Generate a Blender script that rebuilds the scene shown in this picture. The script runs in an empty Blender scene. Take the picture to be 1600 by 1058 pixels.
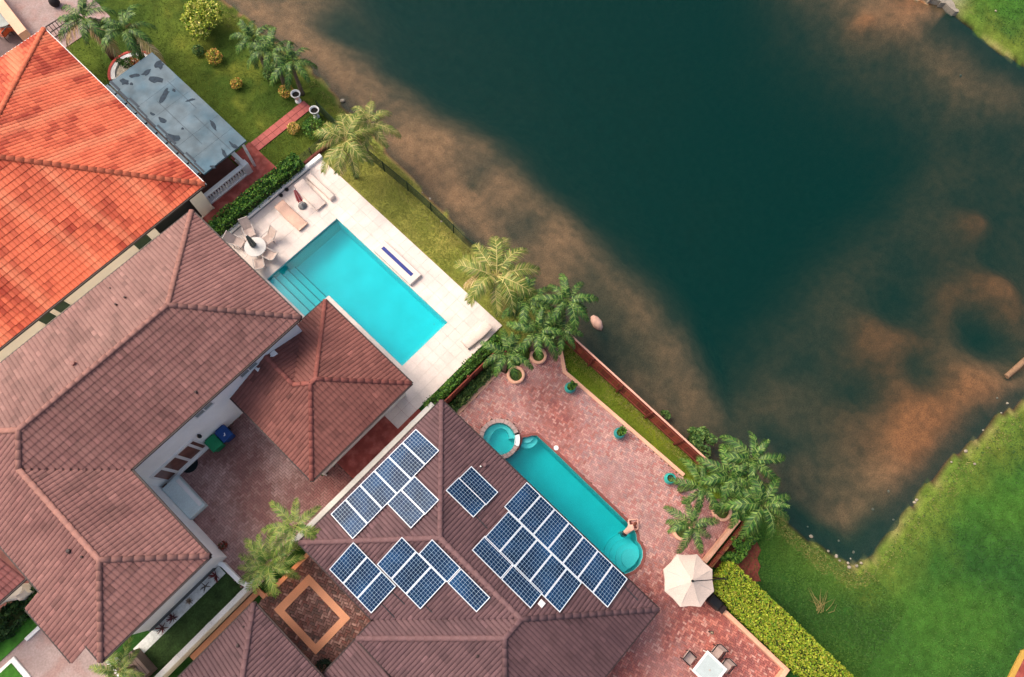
import bpy, math, random
import numpy as np
from mathutils import Vector, Matrix, noise
random.seed(7)
RND = random.random
def U(a, b): return a + (b - a) * random.random()
scene = bpy.context.scene
COL = scene.collection

# ------------------------------------------------------------------ camera, sky, sun, exposure
CAM_H = 39.0; FPX = 1081.0
def rot(yaw, pitch, roll):
    return (Matrix.Rotation(yaw, 3, 'Z') @ Matrix.Rotation(pitch, 3, 'X') @ Matrix.Rotation(roll, 3, 'Y'))
CR = rot(math.radians(-45.674), math.radians(16.349), math.radians(-3.7325))
cam = bpy.data.cameras.new('camera'); camo = bpy.data.objects.new('camera', cam); COL.objects.link(camo)
camo.matrix_world = Matrix.Translation((0, 0, CAM_H)) @ CR.to_4x4()
cam.sensor_fit = 'HORIZONTAL'; cam.sensor_width = 36.0; cam.lens = 36.0 * FPX / 1600.0
cam.clip_start = 0.5; cam.clip_end = 2000.0
scene.camera = camo

SUN_EL = math.radians(52); SUN_AZ = math.radians(-20)      # azimuth clockwise from +Y
world = bpy.data.worlds.new('World'); scene.world = world; world.use_nodes = True
nt = world.node_tree; nt.nodes.clear()
sky = nt.nodes.new('ShaderNodeTexSky'); sky.sky_type = 'NISHITA'; sky.sun_disc = False
sky.sun_elevation = SUN_EL; sky.sun_rotation = SUN_AZ
sky.air_density = 1.0; sky.dust_density = 9.0; sky.ozone_density = 0.6
bg = nt.nodes.new('ShaderNodeBackground'); bg.inputs['Strength'].default_value = 0.15
wo = nt.nodes.new('ShaderNodeOutputWorld')
nt.links.new(sky.outputs[0], bg.inputs['Color']); nt.links.new(bg.outputs[0], wo.inputs['Surface'])
sun = bpy.data.lights.new('sun', 'SUN'); sun.energy = 0.5; sun.angle = math.radians(30); sun.color = (1.0, 0.93, 0.84)
suno = bpy.data.objects.new('sun', sun); COL.objects.link(suno)
sd_ = Vector((math.sin(SUN_AZ) * math.cos(SUN_EL), math.cos(SUN_AZ) * math.cos(SUN_EL), math.sin(SUN_EL)))
suno.rotation_euler = sd_.to_track_quat('Z', 'Y').to_euler(); suno.location = (0, 0, 60)
vs = scene.view_settings
scene.display_settings.display_device = 'sRGB'
vs.view_transform = 'Standard'; vs.look = 'None'; vs.exposure = 0.54; vs.gamma = 1.0; vs.use_curve_mapping = False
scene.cycles.transparent_max_bounces = 12
scene.cycles.max_bounces = 8

# ------------------------------------------------------------------ survey helpers: photo point -> metres on site
def ray(px, py): return CR @ Vector(((px - 800) / FPX, -(py - 529) / FPX, -1.0))
def G(px, py, z=0.0):
    d = ray(px, py); t = (CAM_H - z) / -d.z
    return Vector((d.x * t, d.y * t, z))
def onplane(px, py, n, d):
    r = ray(px, py); n = Vector(n); t = (d - n.z * CAM_H) / n.dot(r)
    return r * t + Vector((0, 0, CAM_H))
def onwall(px, py, axis, val):
    r = ray(px, py); t = val / r[axis]
    return r * t + Vector((0, 0, CAM_H))

# ------------------------------------------------------------------ materials
def lin(r, g, b, k=1.0):
    f = lambda c: (c / 12.92 if c <= .04045 else ((c + .055) / 1.055) ** 2.4)
    return tuple(min(.95, f(c / 255.0) * k) for c in (r, g, b))
def mat(name, col, rough=.75, var=.15, scale=2.0, col2=None, fac2=(.45, .65), scale2=1.0, bump=0.0, bscale=30.0,
        attr=False, metal=0.0, spec=.3, fine=.12, finescale=25.0, coat=0.0):
    m = bpy.data.materials.new(name); m.use_nodes = True
    t = m.node_tree; N = t.nodes; L = t.links; N.clear()
    out = N.new('ShaderNodeOutputMaterial'); b = N.new('ShaderNodeBsdfPrincipled')
    L.new(b.outputs[0], out.inputs['Surface'])
    geo = N.new('ShaderNodeNewGeometry')
    def nz(sc, det=4.0):
        n = N.new('ShaderNodeTexNoise'); n.inputs['Scale'].default_value = sc; n.inputs['Detail'].default_value = det
        L.new(geo.outputs['Position'], n.inputs['Vector']); return n.outputs['Fac']
    if attr:
        a = N.new('ShaderNodeAttribute'); a.attribute_name = 'col'; c = a.outputs['Color']
    else:
        r = N.new('ShaderNodeRGB'); r.outputs[0].default_value = (*col, 1); c = r.outputs[0]
    def mixc(fac, A, B, mode='MIX'):
        x = N.new('ShaderNodeMix'); x.data_type = 'RGBA'; x.blend_type = mode
        if isinstance(fac, float): x.inputs[0].default_value = fac
        else: L.new(fac, x.inputs[0])
        for i, v in ((6, A), (7, B)):
            if isinstance(v, tuple): x.inputs[i].default_value = (*v[:3], 1)
            else: L.new(v, x.inputs[i])
        return x.outputs[2]
    def ramp(src, a0, a1, v0, v1):
        x = N.new('ShaderNodeMapRange'); L.new(src, x.inputs[0])
        for i, v in zip((1, 2, 3, 4), (a0, a1, v0, v1)): x.inputs[i].default_value = v
        return x.outputs[0]
    if col2 is not None:
        c = mixc(ramp(nz(scale2, 5.0), fac2[0], fac2[1], 0, 1), c, col2)
    if var:
        g = N.new('ShaderNodeCombineColor'); v = ramp(nz(scale), .3, .7, 1 - var, 1 + var)
        for i in range(3): L.new(v, g.inputs[i])
        c = mixc(1.0, c, g.outputs[0], 'MULTIPLY')
    if fine:
        g = N.new('ShaderNodeCombineColor'); v = ramp(nz(finescale, 3.0), .3, .7, 1 - fine, 1 + fine)
        for i in range(3): L.new(v, g.inputs[i])
        c = mixc(1.0, c, g.outputs[0], 'MULTIPLY')
    L.new(c, b.inputs['Base Color'])
    b.inputs['Roughness'].default_value = rough; b.inputs['Metallic'].default_value = metal
    b.inputs['Specular IOR Level'].default_value = spec
    if coat: b.inputs['Coat Weight'].default_value = coat
    if bump:
        bn = N.new('ShaderNodeBump'); bn.inputs['Strength'].default_value = bump; bn.inputs['Distance'].default_value = .02
        L.new(nz(bscale, 4.0), bn.inputs['Height']); L.new(bn.outputs[0], b.inputs['Normal'])
    return m
def water_mat(name, scatter, fac, absorb, dens, rough=.06, bump=.08, bscale=2.5, ior=1.33):
    m = bpy.data.materials.new(name); m.use_nodes = True
    t = m.node_tree; N = t.nodes; L = t.links; N.clear()
    out = N.new('ShaderNodeOutputMaterial')
    tr = N.new('ShaderNodeBsdfTransparent'); df = N.new('ShaderNodeBsdfDiffuse'); df.inputs[0].default_value = (*scatter, 1)
    mx = N.new('ShaderNodeMixShader'); mx.inputs[0].default_value = fac
    L.new(tr.outputs[0], mx.inputs[1]); L.new(df.outputs[0], mx.inputs[2])
    gl = N.new('ShaderNodeBsdfGlossy'); gl.inputs['Roughness'].default_value = rough
    fr = N.new('ShaderNodeFresnel'); fr.inputs[0].default_value = ior
    m2 = N.new('ShaderNodeMixShader'); L.new(fr.outputs[0], m2.inputs[0]); L.new(mx.outputs[0], m2.inputs[1]); L.new(gl.outputs[0], m2.inputs[2])
    n = N.new('ShaderNodeTexNoise'); n.inputs['Scale'].default_value = bscale; n.inputs['Detail'].default_value = 5
    g = N.new('ShaderNodeNewGeometry'); L.new(g.outputs['Position'], n.inputs['Vector'])
    bn = N.new('ShaderNodeBump'); bn.inputs['Strength'].default_value = bump; bn.inputs['Distance'].default_value = .05
    L.new(n.outputs['Fac'], bn.inputs['Height']); L.new(bn.outputs[0], gl.inputs['Normal'])
    L.new(m2.outputs[0], out.inputs['Surface'])
    if dens:
        va = N.new('ShaderNodeVolumeAbsorption'); va.inputs[0].default_value = (*absorb, 1); va.inputs[1].default_value = dens
        L.new(va.outputs[0], out.inputs['Volume'])
    return m
def glow_mat(name, col, s):
    m = bpy.data.materials.new(name); m.use_nodes = True
    t = m.node_tree; t.nodes.clear(); e = t.nodes.new('ShaderNodeEmission'); o = t.nodes.new('ShaderNodeOutputMaterial')
    e.inputs[0].default_value = (*col, 1); e.inputs[1].default_value = s; t.links.new(e.outputs[0], o.inputs[0]); return m

# ------------------------------------------------------------------ mesh helpers
ORI = {}
class MB:
    def __init__(s): s.v = []; s.f = []; s.c = []; s.cur = None
    def add(s, vs_, fs, col=None):
        o = len(s.v); s.v.extend([tuple(p) for p in vs_]); s.f.extend([tuple(i + o for i in f) for f in fs])
        s.c.extend([col or s.cur] * len(fs)); return s
    def box(s, x0, x1, y0, y1, z0, z1, col=None):
        if x0 > x1: x0, x1 = x1, x0
        if y0 > y1: y0, y1 = y1, y0
        return s.add([(x0, y0, z0), (x1, y0, z0), (x1, y1, z0), (x0, y1, z0), (x0, y0, z1), (x1, y0, z1), (x1, y1, z1), (x0, y1, z1)],
                     [(3, 2, 1, 0), (4, 5, 6, 7), (0, 1, 5, 4), (1, 2, 6, 5), (2, 3, 7, 6), (3, 0, 4, 7)], col)
    def bbox(s, x0, x1, y0, y1, z0, z1, b=.02, col=None):          # box with bevelled top edge
        return s.add([(x0, y0, z0), (x1, y0, z0), (x1, y1, z0), (x0, y1, z0), (x0, y0, z1 - b), (x1, y0, z1 - b), (x1, y1, z1 - b), (x0, y1, z1 - b),
                      (x0 + b, y0 + b, z1), (x1 - b, y0 + b, z1), (x1 - b, y1 - b, z1), (x0 + b, y1 - b, z1)],
                     [(3, 2, 1, 0), (0, 1, 5, 4), (1, 2, 6, 5), (2, 3, 7, 6), (3, 0, 4, 7), (4, 5, 9, 8), (5, 6, 10, 9), (6, 7, 11, 10), (7, 4, 8, 11), (8, 9, 10, 11)], col)
    def obox(s, M, sx, sy, sz, col=None):                           # oriented box, M 4x4, full sizes
        hs = [(-.5, -.5, -.5), (.5, -.5, -.5), (.5, .5, -.5), (-.5, .5, -.5), (-.5, -.5, .5), (.5, -.5, .5), (.5, .5, .5), (-.5, .5, .5)]
        return s.add([M @ Vector((a * sx, b * sy, c * sz)) for a, b, c in hs],
                     [(3, 2, 1, 0), (4, 5, 6, 7), (0, 1, 5, 4), (1, 2, 6, 5), (2, 3, 7, 6), (3, 0, 4, 7)], col)
    def bar(s, a, b, w, h=None, col=None):
        a = Vector(a); b = Vector(b); d = b - a; h = h or w
        up = Vector((0, 0, 1)) if abs(d.normalized().z) < .95 else Vector((1, 0, 0))
        x = d.normalized(); y = up.cross(x).normalized(); z = x.cross(y)
        M = Matrix((x, y, z)).transposed().to_4x4(); M.translation = (a + b) / 2
        return s.obox(M, d.length, w, h, col)
    def prism(s, poly, z0, z1, col=None):
        n = len(poly); vs_ = [(p[0], p[1], z0) for p in poly] + [(p[0], p[1], z1) for p in poly]
        a = sum(poly[i][0] * poly[(i + 1) % n][1] - poly[(i + 1) % n][0] * poly[i][1] for i in range(n))
        fs = [tuple(range(n, 2 * n)), tuple(range(n - 1, -1, -1))] + [(i, (i + 1) % n, n + (i + 1) % n, n + i) for i in range(n)]
        if a < 0: fs = [tuple(reversed(f)) for f in fs]
        return s.add(vs_, fs, col)
    def lathe(s, c, prof, n=14, col=None, cap=True):
        c = Vector(c); vs_ = []; fs = []
        for r, z in prof:
            for i in range(n):
                a = 2 * math.pi * i / n; vs_.append((c.x + r * math.cos(a), c.y + r * math.sin(a), c.z + z))
        for k in range(len(prof) - 1):
            for i in range(n): fs.append((k * n + i, k * n + (i + 1) % n, (k + 1) * n + (i + 1) % n, (k + 1) * n + i))
        if cap:
            fs.append(tuple(range(n - 1, -1, -1))); fs.append(tuple((len(prof) - 1) * n + i for i in range(n)))
        return s.add(vs_, fs, col)
    def tube(s, pts, rad, n=8, col=None):
        pts = [Vector(p) for p in pts]; vs_ = []; fs = []
        if not isinstance(rad, (list, tuple)): rad = [rad] * len(pts)
        for k, p in enumerate(pts):
            d = (pts[min(k + 1, len(pts) - 1)] - pts[max(k - 1, 0)]).normalized()
            u = d.cross(Vector((0, 0, 1)) if abs(d.z) < .9 else Vector((1, 0, 0))).normalized(); w = d.cross(u)
            for i in range(n):
                a = 2 * math.pi * i / n; vs_.append(p + (u * math.cos(a) + w * math.sin(a)) * rad[k])
        for k in range(len(pts) - 1):
            for i in range(n): fs.append((k * n + i, (k + 1) * n + i, (k + 1) * n + (i + 1) % n, k * n + (i + 1) % n))
        fs.append(tuple(range(n))); fs.append(tuple((len(pts) - 1) * n + i for i in range(n - 1, -1, -1)))
        return s.add(vs_, fs, col)
    def blob(s, c, r, nu=10, nv=7, jit=0.0, col=None):
        c = Vector(c); vs_ = []; fs = []
        for j in range(1, nv):
            ph = math.pi * j / nv
            for i in range(nu):
                a = 2 * math.pi * i / nu; k = 1 + jit * (RND() - .5)
                vs_.append((c.x + r[0] * math.sin(ph) * math.cos(a) * k, c.y + r[1] * math.sin(ph) * math.sin(a) * k, c.z + r[2] * math.cos(ph) * k))
        vs_ += [(c.x, c.y, c.z + r[2]), (c.x, c.y, c.z - r[2])]; T = len(vs_) - 2
        for j in range(nv - 2):
            for i in range(nu): fs.append((j * nu + i, (j + 1) * nu + i, (j + 1) * nu + (i + 1) % nu, j * nu + (i + 1) % nu))
        for i in range(nu): fs.append((T, i, (i + 1) % nu)); fs.append((T + 1, (nv - 2) * nu + (i + 1) % nu, (nv - 2) * nu + i))
        return s.add(vs_, fs, col)
    def mesh(s, name, m, smooth=False, off=(0, 0, 0)):
        me = bpy.data.meshes.new(name); o = Vector(off)
        me.from_pydata([(p[0] - o.x, p[1] - o.y, p[2] - o.z) for p in s.v], [], s.f)
        if m: me.materials.append(m)
        if any(c is not None for c in s.c):
            at = me.color_attributes.new('col', 'FLOAT_COLOR', 'CORNER')
            buf = []
            for f, c in zip(s.f, s.c):
                c = c or (1, 1, 1); buf.extend((c[0], c[1], c[2], 1.0) * len(f))
            at.data.foreach_set('color', buf)
        if smooth: me.polygons.foreach_set('use_smooth', [True] * len(me.polygons))
        me.update(); return me
    def build(s, name, m, parent=None, smooth=False, loc=None):
        off = Vector(loc) if loc is not None else (ORI[parent.name] if parent else Vector((0, 0, 0)))
        o = bpy.data.objects.new(name, s.mesh(name, m, smooth, off)); COL.objects.link(o)
        if parent: o.parent = parent
        elif loc is not None: o.location = off
        ORI[o.name] = off
        return o
def tag(o, label, cat, group=None):
    o['label'] = label; o['category'] = cat
    if group: o['group'] = group
    return o
def thing(name, label, cat, loc=(0, 0, 0), group=None):
    o = bpy.data.objects.new(name, None); COL.objects.link(o); o.location = loc; o.empty_display_size = .2
    ORI[o.name] = Vector(loc); return tag(o, label, cat, group)
def struct(o): o['kind'] = 'structure'; return o
def stuff(o): o['kind'] = 'stuff'; return o
def inst(me, name, parent, M):
    o = bpy.data.objects.new(name, me); COL.objects.link(o); o.parent = parent; o.matrix_local = M; return o
def inpoly(x, y, poly):
    r = False; n = len(poly); j = n - 1
    for i in range(n):
        xi, yi = poly[i][0], poly[i][1]; xj, yj = poly[j][0], poly[j][1]
        if (yi > y) != (yj > y) and x < (xj - xi) * (y - yi) / (yj - yi) + xi: r = not r
        j = i
    return r
def nz2(x, y, s, o=0.0): return noise.noise(Vector((x * s + o, y * s - o, o * 1.7)))
def mixc(a, b, t): t = max(0, min(1, t)); return tuple(p + (q - p) * t for p, q in zip(a, b))
def jit(c, v): k = 1 + U(-v, v); return tuple(max(0, x * k) for x in c)

M_white = mat('white_stucco', lin(248, 250, 246), .85, .05, .8, bump=.15, bscale=40, fine=.04)
M_cream = mat('cream_stucco', lin(240, 226, 206), .85, .06, .8, bump=.15, bscale=40, fine=.04)
M_paint = mat('white_paint', lin(232, 232, 230), .5, .04, 2, fine=.03)
M_dark = mat('bronze_gutter', lin(52, 38, 38), .45, .15, 4)
M_glass = mat('window_glass', (.02, .03, .03), .08, .2, 2, spec=.6, fine=0)
M_black = mat('black_metal', (.012, .012, .014), .45, .1, 5)
# ------------------------------------------------------------------ ground, lake bed and shore
WATER_Z = -0.42
LAKE = [(14.6, 62), (14.2, 44), (13.7, 36.4), (13.85, 33.0), (14.5, 28.5), (14.0, 24.6), (13.55, 20.5), (13.2, 17.3), (13.0, 14.4), (12.95, 11.7),
        (13.3, 9.0), (13.1, 6.0), (12.75, 3.6), (12.6, 0), (12.65, -4), (12.8, -8), (13.4, -11.4), (13.2, -12.7), (13.35, -14.9), (13.8, -16.4), (15.1, -17.2),
        (16.6, -17.1), (18.5, -17.2), (21.5, -17.5), (24.3, -17.6), (27.0, -18.2), (28.9, -18.9), (34, -22.5), (44, -28), (62, -32), (64, -22),
        (55, -12), (50.6, -7.0), (49.9, -4.2), (50.3, -2.0), (50.5, .7), (49.6, 2.4), (48.6, 4.2), (48.2, 8), (46.8, 15), (44, 28), (40, 62)]
DEEP = [tuple(G(*p, -1.2))[:2] for p in [(470, -140), (545, -20), (600, 110), (680, 170), (780, 215), (850, 290), (930, 360), (1010, 440), (1100, 540), (1160, 620),
        (1195, 600), (1235, 500), (1310, 410), (1390, 330), (1445, 285), (1475, 225), (1400, 160), (1300, 105), (1245, 40), (1230, -140)]]
def sdist(P, poly):
    A = np.array(poly); B = np.roll(A, -1, 0); d = np.full(len(P), 1e9); ins = np.zeros(len(P), bool)
    for a, b in zip(A, B):
        ab = b - a; t = np.clip(((P - a) @ ab) / (ab @ ab), 0, 1)
        d = np.minimum(d, np.hypot(*(P - a - t[:, None] * ab).T))
        c = (a[1] > P[:, 1]) != (b[1] > P[:, 1])
        ins ^= c & (P[:, 0] < (b[0] - a[0]) * (P[:, 1] - a[1]) / (b[1] - a[1] + 1e-12) + a[0])
    return np.where(ins, d, -d)
def sst(x, a, b): t = np.clip((x - a) / (b - a), 0, 1); return t * t * (3 - 2 * t)
def pnoise(P, s, o, oct=3):
    out = np.empty(len(P))
    for i, (x, y) in enumerate(P): out[i] = noise.fractal(Vector((x * s + o, y * s - o, o)), 1.0, 2.0, oct)
    return out
xs = np.concatenate([[-420, -120, -60], np.arange(-30, 64.1, .34), [90, 160, 460]])
ys = np.concatenate([[-420, -120, -60], np.arange(-36, 54.1, .34), [90, 160, 460]])
XX, YY = np.meshgrid(xs, ys); PT = np.stack([XX.ravel(), YY.ravel()], 1)
sd = sdist(PT, LAKE); dd = sdist(PT, DEEP)
n1 = pnoise(PT, .22, 3.1); n2 = pnoise(PT, .7, 9.3); n3 = pnoise(PT, .09, 5.5)
sd = sd + n2 * .28 + n1 * .15
east = sst(PT[:, 0] - .3 * PT[:, 1], 21, 27)                       # towards the far, weedier side of the lake
sth = sst(-PT[:, 1], 1.0, 6.0) * (1 - east)
def blob_px(lst):
    g = np.zeros(len(PT))
    for px, py, r, a in lst:
        c = G(px, py, -1.0); rr = r / 26.0
        g += a * np.exp(-(((PT - np.array([c.x, c.y])) ** 2).sum(1)) / (rr * rr))
    return g
rise = blob_px([(1545, 340, 42, .75), (1500, 385, 45, .3), (1505, 455, 40, .6), (1495, 500, 35, .4), (1590, 465, 55, .85), (1560, 430, 40, .4), (1380, 505, 40, .6), (1395, 550, 45, .6), (1440, 525, 35, .65),
                (1350, 560, 40, .3), (1430, 640, 40, .5), (1480, 620, 70, .45), (1530, 600, 60, .32), (1400, 700, 80, .42), (1340, 740, 80, .28), (1420, 690, 25, .5), (1100, 590, 45, .35), (1130, 640, 50, .3),
                (1350, 38, 25, .5), (1400, 40, 50, .25), (1420, -5, 45, .45), (1290, 660, 60, .25), (1340, 630, 30, .2),
                (760, 260, 70, .25), (900, 370, 45, .2), (640, 120, 40, .2)])
sink = blob_px([(535, 35, 48, .75), (560, 60, 30, .3), (740, 290, 14, .4), (1350, 600, 45, .4), (1460, 590, 45, .4), (1560, 520, 45, .8), (1580, 390, 30, .3), (1370, 780, 60, .3), (930, 480, 60, .5), (980, 560, 70, .5), (1180, 700, 70, .35),
                (1450, 560, 28, .3), (1520, 660, 30, .4), (830, 430, 35, .2), (1420, 460, 50, .4)])
flat = .12 + .09 * np.clip(sd, 0, 5)
flat = flat * (1 - east) * (1 - sth) + east * 2.7 + sth * (1.8 + .05 * np.clip(sd, 0, 4))
flat = np.minimum(flat, .05 + .42 * np.clip(sd, 0, 20))
depth = flat - .8 * rise * east + 5.5 * sst(dd, -2.0, 5.5) - rise + sink + .10 * n1 + .04 * n2 * sst(sd, .5, 2)
depth = np.maximum(depth, .06 + .05 * np.clip(sd, 0, 2))
land = .42 * sst(-sd, 0.0, .75) + .035 * n1 * sst(-sd, .8, 3) * 0
Z = np.where(sd > 0, WATER_Z - depth * sst(sd, -.05, .9), WATER_Z + land)
Z = np.maximum(Z, -8)
# what grows or lies where (surface colour of the ground, with the hedge's shade put in)
def C3(r, g, b): return np.array(lin(r, g, b))
lushA = C3(60, 100, 36); lushB = C3(36, 74, 32); lime = C3(98, 112, 44); dry = C3(150, 142, 72); olive = C3(82, 98, 36); oliveB = C3(58, 78, 28)
sand = C3(186, 140, 102); mud = C3(64, 52, 42); shorec = C3(150, 132, 92)
x_, y_ = PT[:, 0], PT[:, 1]
def lerp(a, b, t): return a + (b - a) * np.clip(t, 0, 1)[:, None]
base = np.tile(lushA, (len(PT), 1)); base = lerp(base, np.tile(lushB, (len(PT), 1)), .32 + .9 * n1)
base = lerp(base, np.tile(lime, (len(PT), 1)), sst(-sd, 3.2, .2) * .75 + .35 * n2 * sst(-sd, 6, 1))
hb = sst(-(x_ - 9.2), -4.5, -1.0) * sst(y_, -26, -15)                # shadow of the clipped hedge, painted into the grass colour
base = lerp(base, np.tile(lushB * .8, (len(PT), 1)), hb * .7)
yard = sst(y_, 22.4, 23.0); b2 = lerp(np.tile(olive, (len(PT), 1)), np.tile(oliveB, (len(PT), 1)), .5 + 1.2 * n1)
b2 = lerp(b2, np.tile(C3(120, 124, 48), (len(PT), 1)), .9 * n2 * (x_ > 9))
base = lerp(base, b2, yard)
strip = sst(y_, 3.0, 8.5) * (1 - yard) * sst(x_, 9.6, 10.0)
b3 = lerp(np.tile(C3(132, 138, 62), (len(PT), 1)), np.tile(dry, (len(PT), 1)), .4 + 1.3 * n1)
b3 = lerp(b3, np.tile(C3(98, 112, 40), (len(PT), 1)), .5 * n2 + .25)
base = lerp(base, b3, strip)
lake2 = ((x_ > 10.4) & (x_ < 12.3) & (y_ < 3.4) & (y_ > -9)).astype(float)
b4 = lerp(np.tile(C3(112, 122, 34), (len(PT), 1)), np.tile(C3(64, 96, 24), (len(PT), 1)), .35 + 1.4 * n1)
base = lerp(base, b4, lake2)
base = lerp(base, np.tile(shorec, (len(PT), 1)), sst(-sd, .40, .05) * (.30 + .8 * n2))
farland = ((x_ > 46) & (y_ > -9)).astype(float)
base = lerp(base, np.tile(C3(160, 150, 130), (len(PT), 1)), farland * sst(-sd, 2.2, .6) * sst(y_, -1, 2.0) * .8)
bed = lerp(np.tile(sand, (len(PT), 1)), np.tile(C3(120, 92, 70), (len(PT), 1)), .35 + .7 * n1)
bed = lerp(bed, np.tile(mud, (len(PT), 1)), sst(n2 + .5 * n1, .25, .6) * .3 + sst(sd, 1.2, .0) * .6)
bed = lerp(bed, np.tile(C3(182, 112, 62), (len(PT), 1)), np.clip(rise * 1.2, 0, .8) * east)
bed = lerp(bed, np.tile(C3(40, 44, 30), (len(PT), 1)), np.clip(sink * 1.1, 0, .8))
moss = blob_px([(1265, 830, 40, 1), (1310, 865, 40, 1), (1370, 850, 45, 1), (1230, 800, 40, .8)]) * sst(sd, 2.6, .3)
bed = lerp(bed, np.tile(C3(44, 66, 34), (len(PT), 1)), np.clip(moss, 0, .9))
dk = ((x_ > 46) & (y_ < .5) & (y_ > -14)).astype(float) * sst(sd, 3.2, .3)
bed = lerp(bed, np.tile(C3(30, 26, 22), (len(PT), 1)), dk * .95)
bed = lerp(bed, np.tile(C3(44, 38, 34), (len(PT), 1)), sst(sd, 2.2, .4) * sst(-y_, 10, 13) * .85)
col = np.where((sd > -.05)[:, None], bed, base); col = np.clip(col, .002, .9)
nx, ny = len(xs), len(ys)
HOLES = [(2.3, 8.4, 9.2, 19.2), (3.95, 7.05, -7.9, 3.9)]
I, J = np.meshgrid(np.arange(nx - 1), np.arange(ny - 1)); q = (J * nx + I).ravel()
cx = (XX[:-1, :-1] + XX[1:, 1:]).ravel() / 2; cy = (YY[:-1, :-1] + YY[1:, 1:]).ravel() / 2
keep = np.ones(len(q), bool)
for x0, x1, y0, y1 in HOLES: keep &= ~((cx > x0 - .2) & (cx < x1 + .2) & (cy > y0 - .2) & (cy < y1 + .2))
q = q[keep]; F = np.stack([q, q + 1, q + nx + 1, q + nx], 1)
me = bpy.data.meshes.new('ground'); me.from_pydata(np.column_stack([PT, Z]).tolist(), [], F.tolist())
at = me.color_attributes.new('col', 'FLOAT_COLOR', 'POINT')
at.data.foreach_set('color', np.column_stack([col, np.ones(len(col))]).ravel().astype(np.float32))
me.polygons.foreach_set('use_smooth', [True] * len(me.polygons)); me.update()
M_ground = mat('lawn_and_lake_bed', (1, 1, 1), .95, .28, 1.6, attr=True, bump=.6, bscale=22, fine=.34, finescale=16, spec=.1)
me.materials.append(M_ground)
ground = bpy.data.objects.new('ground', me); COL.objects.link(ground); struct(ground)
def ground_z(x, y):
    i = min(max(int(np.searchsorted(xs, x)) - 1, 0), nx - 2); j = min(max(int(np.searchsorted(ys, y)) - 1, 0), ny - 2)
    return float(Z[j * nx + i])
def ground_sd(x, y):
    i = min(max(int(np.searchsorted(xs, x)), 0), nx - 1); j = min(max(int(np.searchsorted(ys, y)), 0), ny - 1)
    return float(sd[j * nx + i])

cxy = (30, 5)
wp = [(cxy[0] + (x - cxy[0]) * 1.0 + (1.1 if x > 30 else -1.1), y + (1.1 if y > -5 else -1.1)) for x, y in LAKE]
b = MB(); b.prism(wp, -12, WATER_Z)
lake = struct(b.build('lake_water', water_mat('lake_water', (0.0, .067, .057), .30, (.34, .36, .34), .52, rough=.25, bump=.25, bscale=5.0, ior=1.22)))

# grass blades standing on the lawns, thin enough for the ground to show
def grass(name, regions, n, h, cols):
    b = MB(); k = 0
    while k < n:
        x0, x1, y0, y1, w = random.choices(regions, [r[4] for r in regions])[0]
        x, y = U(x0, x1), U(y0, y1); s = ground_sd(x, y)
        if s > -.12: continue
        z = ground_z(x, y); c = mixc(cols[0], cols[1], .5 + nz2(x, y, .25, 2) + U(-.25, .25))
        if s > -1.0 and RND() < .6: c = mixc(c, lin(150, 140, 84), U(.2, .9))
        for _ in range(2):
            a = U(0, 6.28); r = U(.02, .05); t = U(.02, .10); hh = h * U(.5, 1.2)
            p = Vector((x + U(-.05, .05), y + U(-.05, .05), z - .01)); d = Vector((math.cos(a), math.sin(a), 0)); e = Vector((-d.y, d.x, 0))
            b.add([p - e * r * .5, p + e * r * .5, p + d * t + Vector((0, 0, hh))], [(0, 1, 2)], c)
        k += 1
    return stuff(b.build(name, M_leaf))
M_leaf = mat('leaf', (1, 1, 1), .6, .12, 6, attr=True, fine=0, spec=.25)
g1 = tag(grass('grass', [(9.3, 32, -34, -10.5, 8), (8.9, 14, -20, -10.5, 3), (49, 56, -10, 3, 1)], 52000, .085, (lin(74, 112, 40), lin(32, 66, 32))), 'lush dark green lawn grass between the clipped hedge and the lake', 'grass')
g2 = tag(grass('grass', [(3.8, 14.5, 26.6, 44, 5), (7.9, 13.6, 23.4, 26.4, 1)], 20000, .07, (lin(98, 112, 34), lin(62, 88, 24))), 'olive green back garden grass around the grey patio roof', 'grass')
g3 = tag(grass('grass', [(10.3, 13.4, 5.8, 22.9, 1)], 14000, .08, (lin(150, 148, 76), lin(112, 126, 48))), 'dry yellowish grass strip between the white pool deck and the lake', 'grass')
g4 = tag(grass('grass', [(10.95, 12.2, -7.0, 3.3, 1)], 5000, .07, (lin(126, 132, 40), lin(70, 102, 26))), 'narrow grass strip inside the brown lakeside fence', 'grass')

# ------------------------------------------------------------------ paving
def slab_grid(xb, yb, skip, z0, z1, gap, cols, v=.05, b=None):
    b = b or MB()
    for i in range(len(xb) - 1):
        for j in range(len(yb) - 1):
            x0, x1, y0, y1 = xb[i], xb[i + 1], yb[j], yb[j + 1]
            if x1 - x0 < .02 or y1 - y0 < .02 or skip((x0 + x1) / 2, (y0 + y1) / 2): continue
            c = mixc(cols[0], cols[1], .5 + .9 * nz2(x0, y0, .3, 4) + U(-.35, .35)) if len(cols) > 1 else cols[0]
            b.box(x0 + gap, x1 - gap, y0 + gap, y1 - gap, z0, z1 + U(-.002, .002), jit(c, v))
    return b
def breaks(a, b, step, *must):
    pts = sorted(set([a, b] + [m for m in must if a < m < b])); out = []
    for p, q_ in zip(pts[:-1], pts[1:]):
        n = max(1, round((q_ - p) / step)); out += [p + (q_ - p) * i / n for i in range(n)]
    return out + [b]
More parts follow.
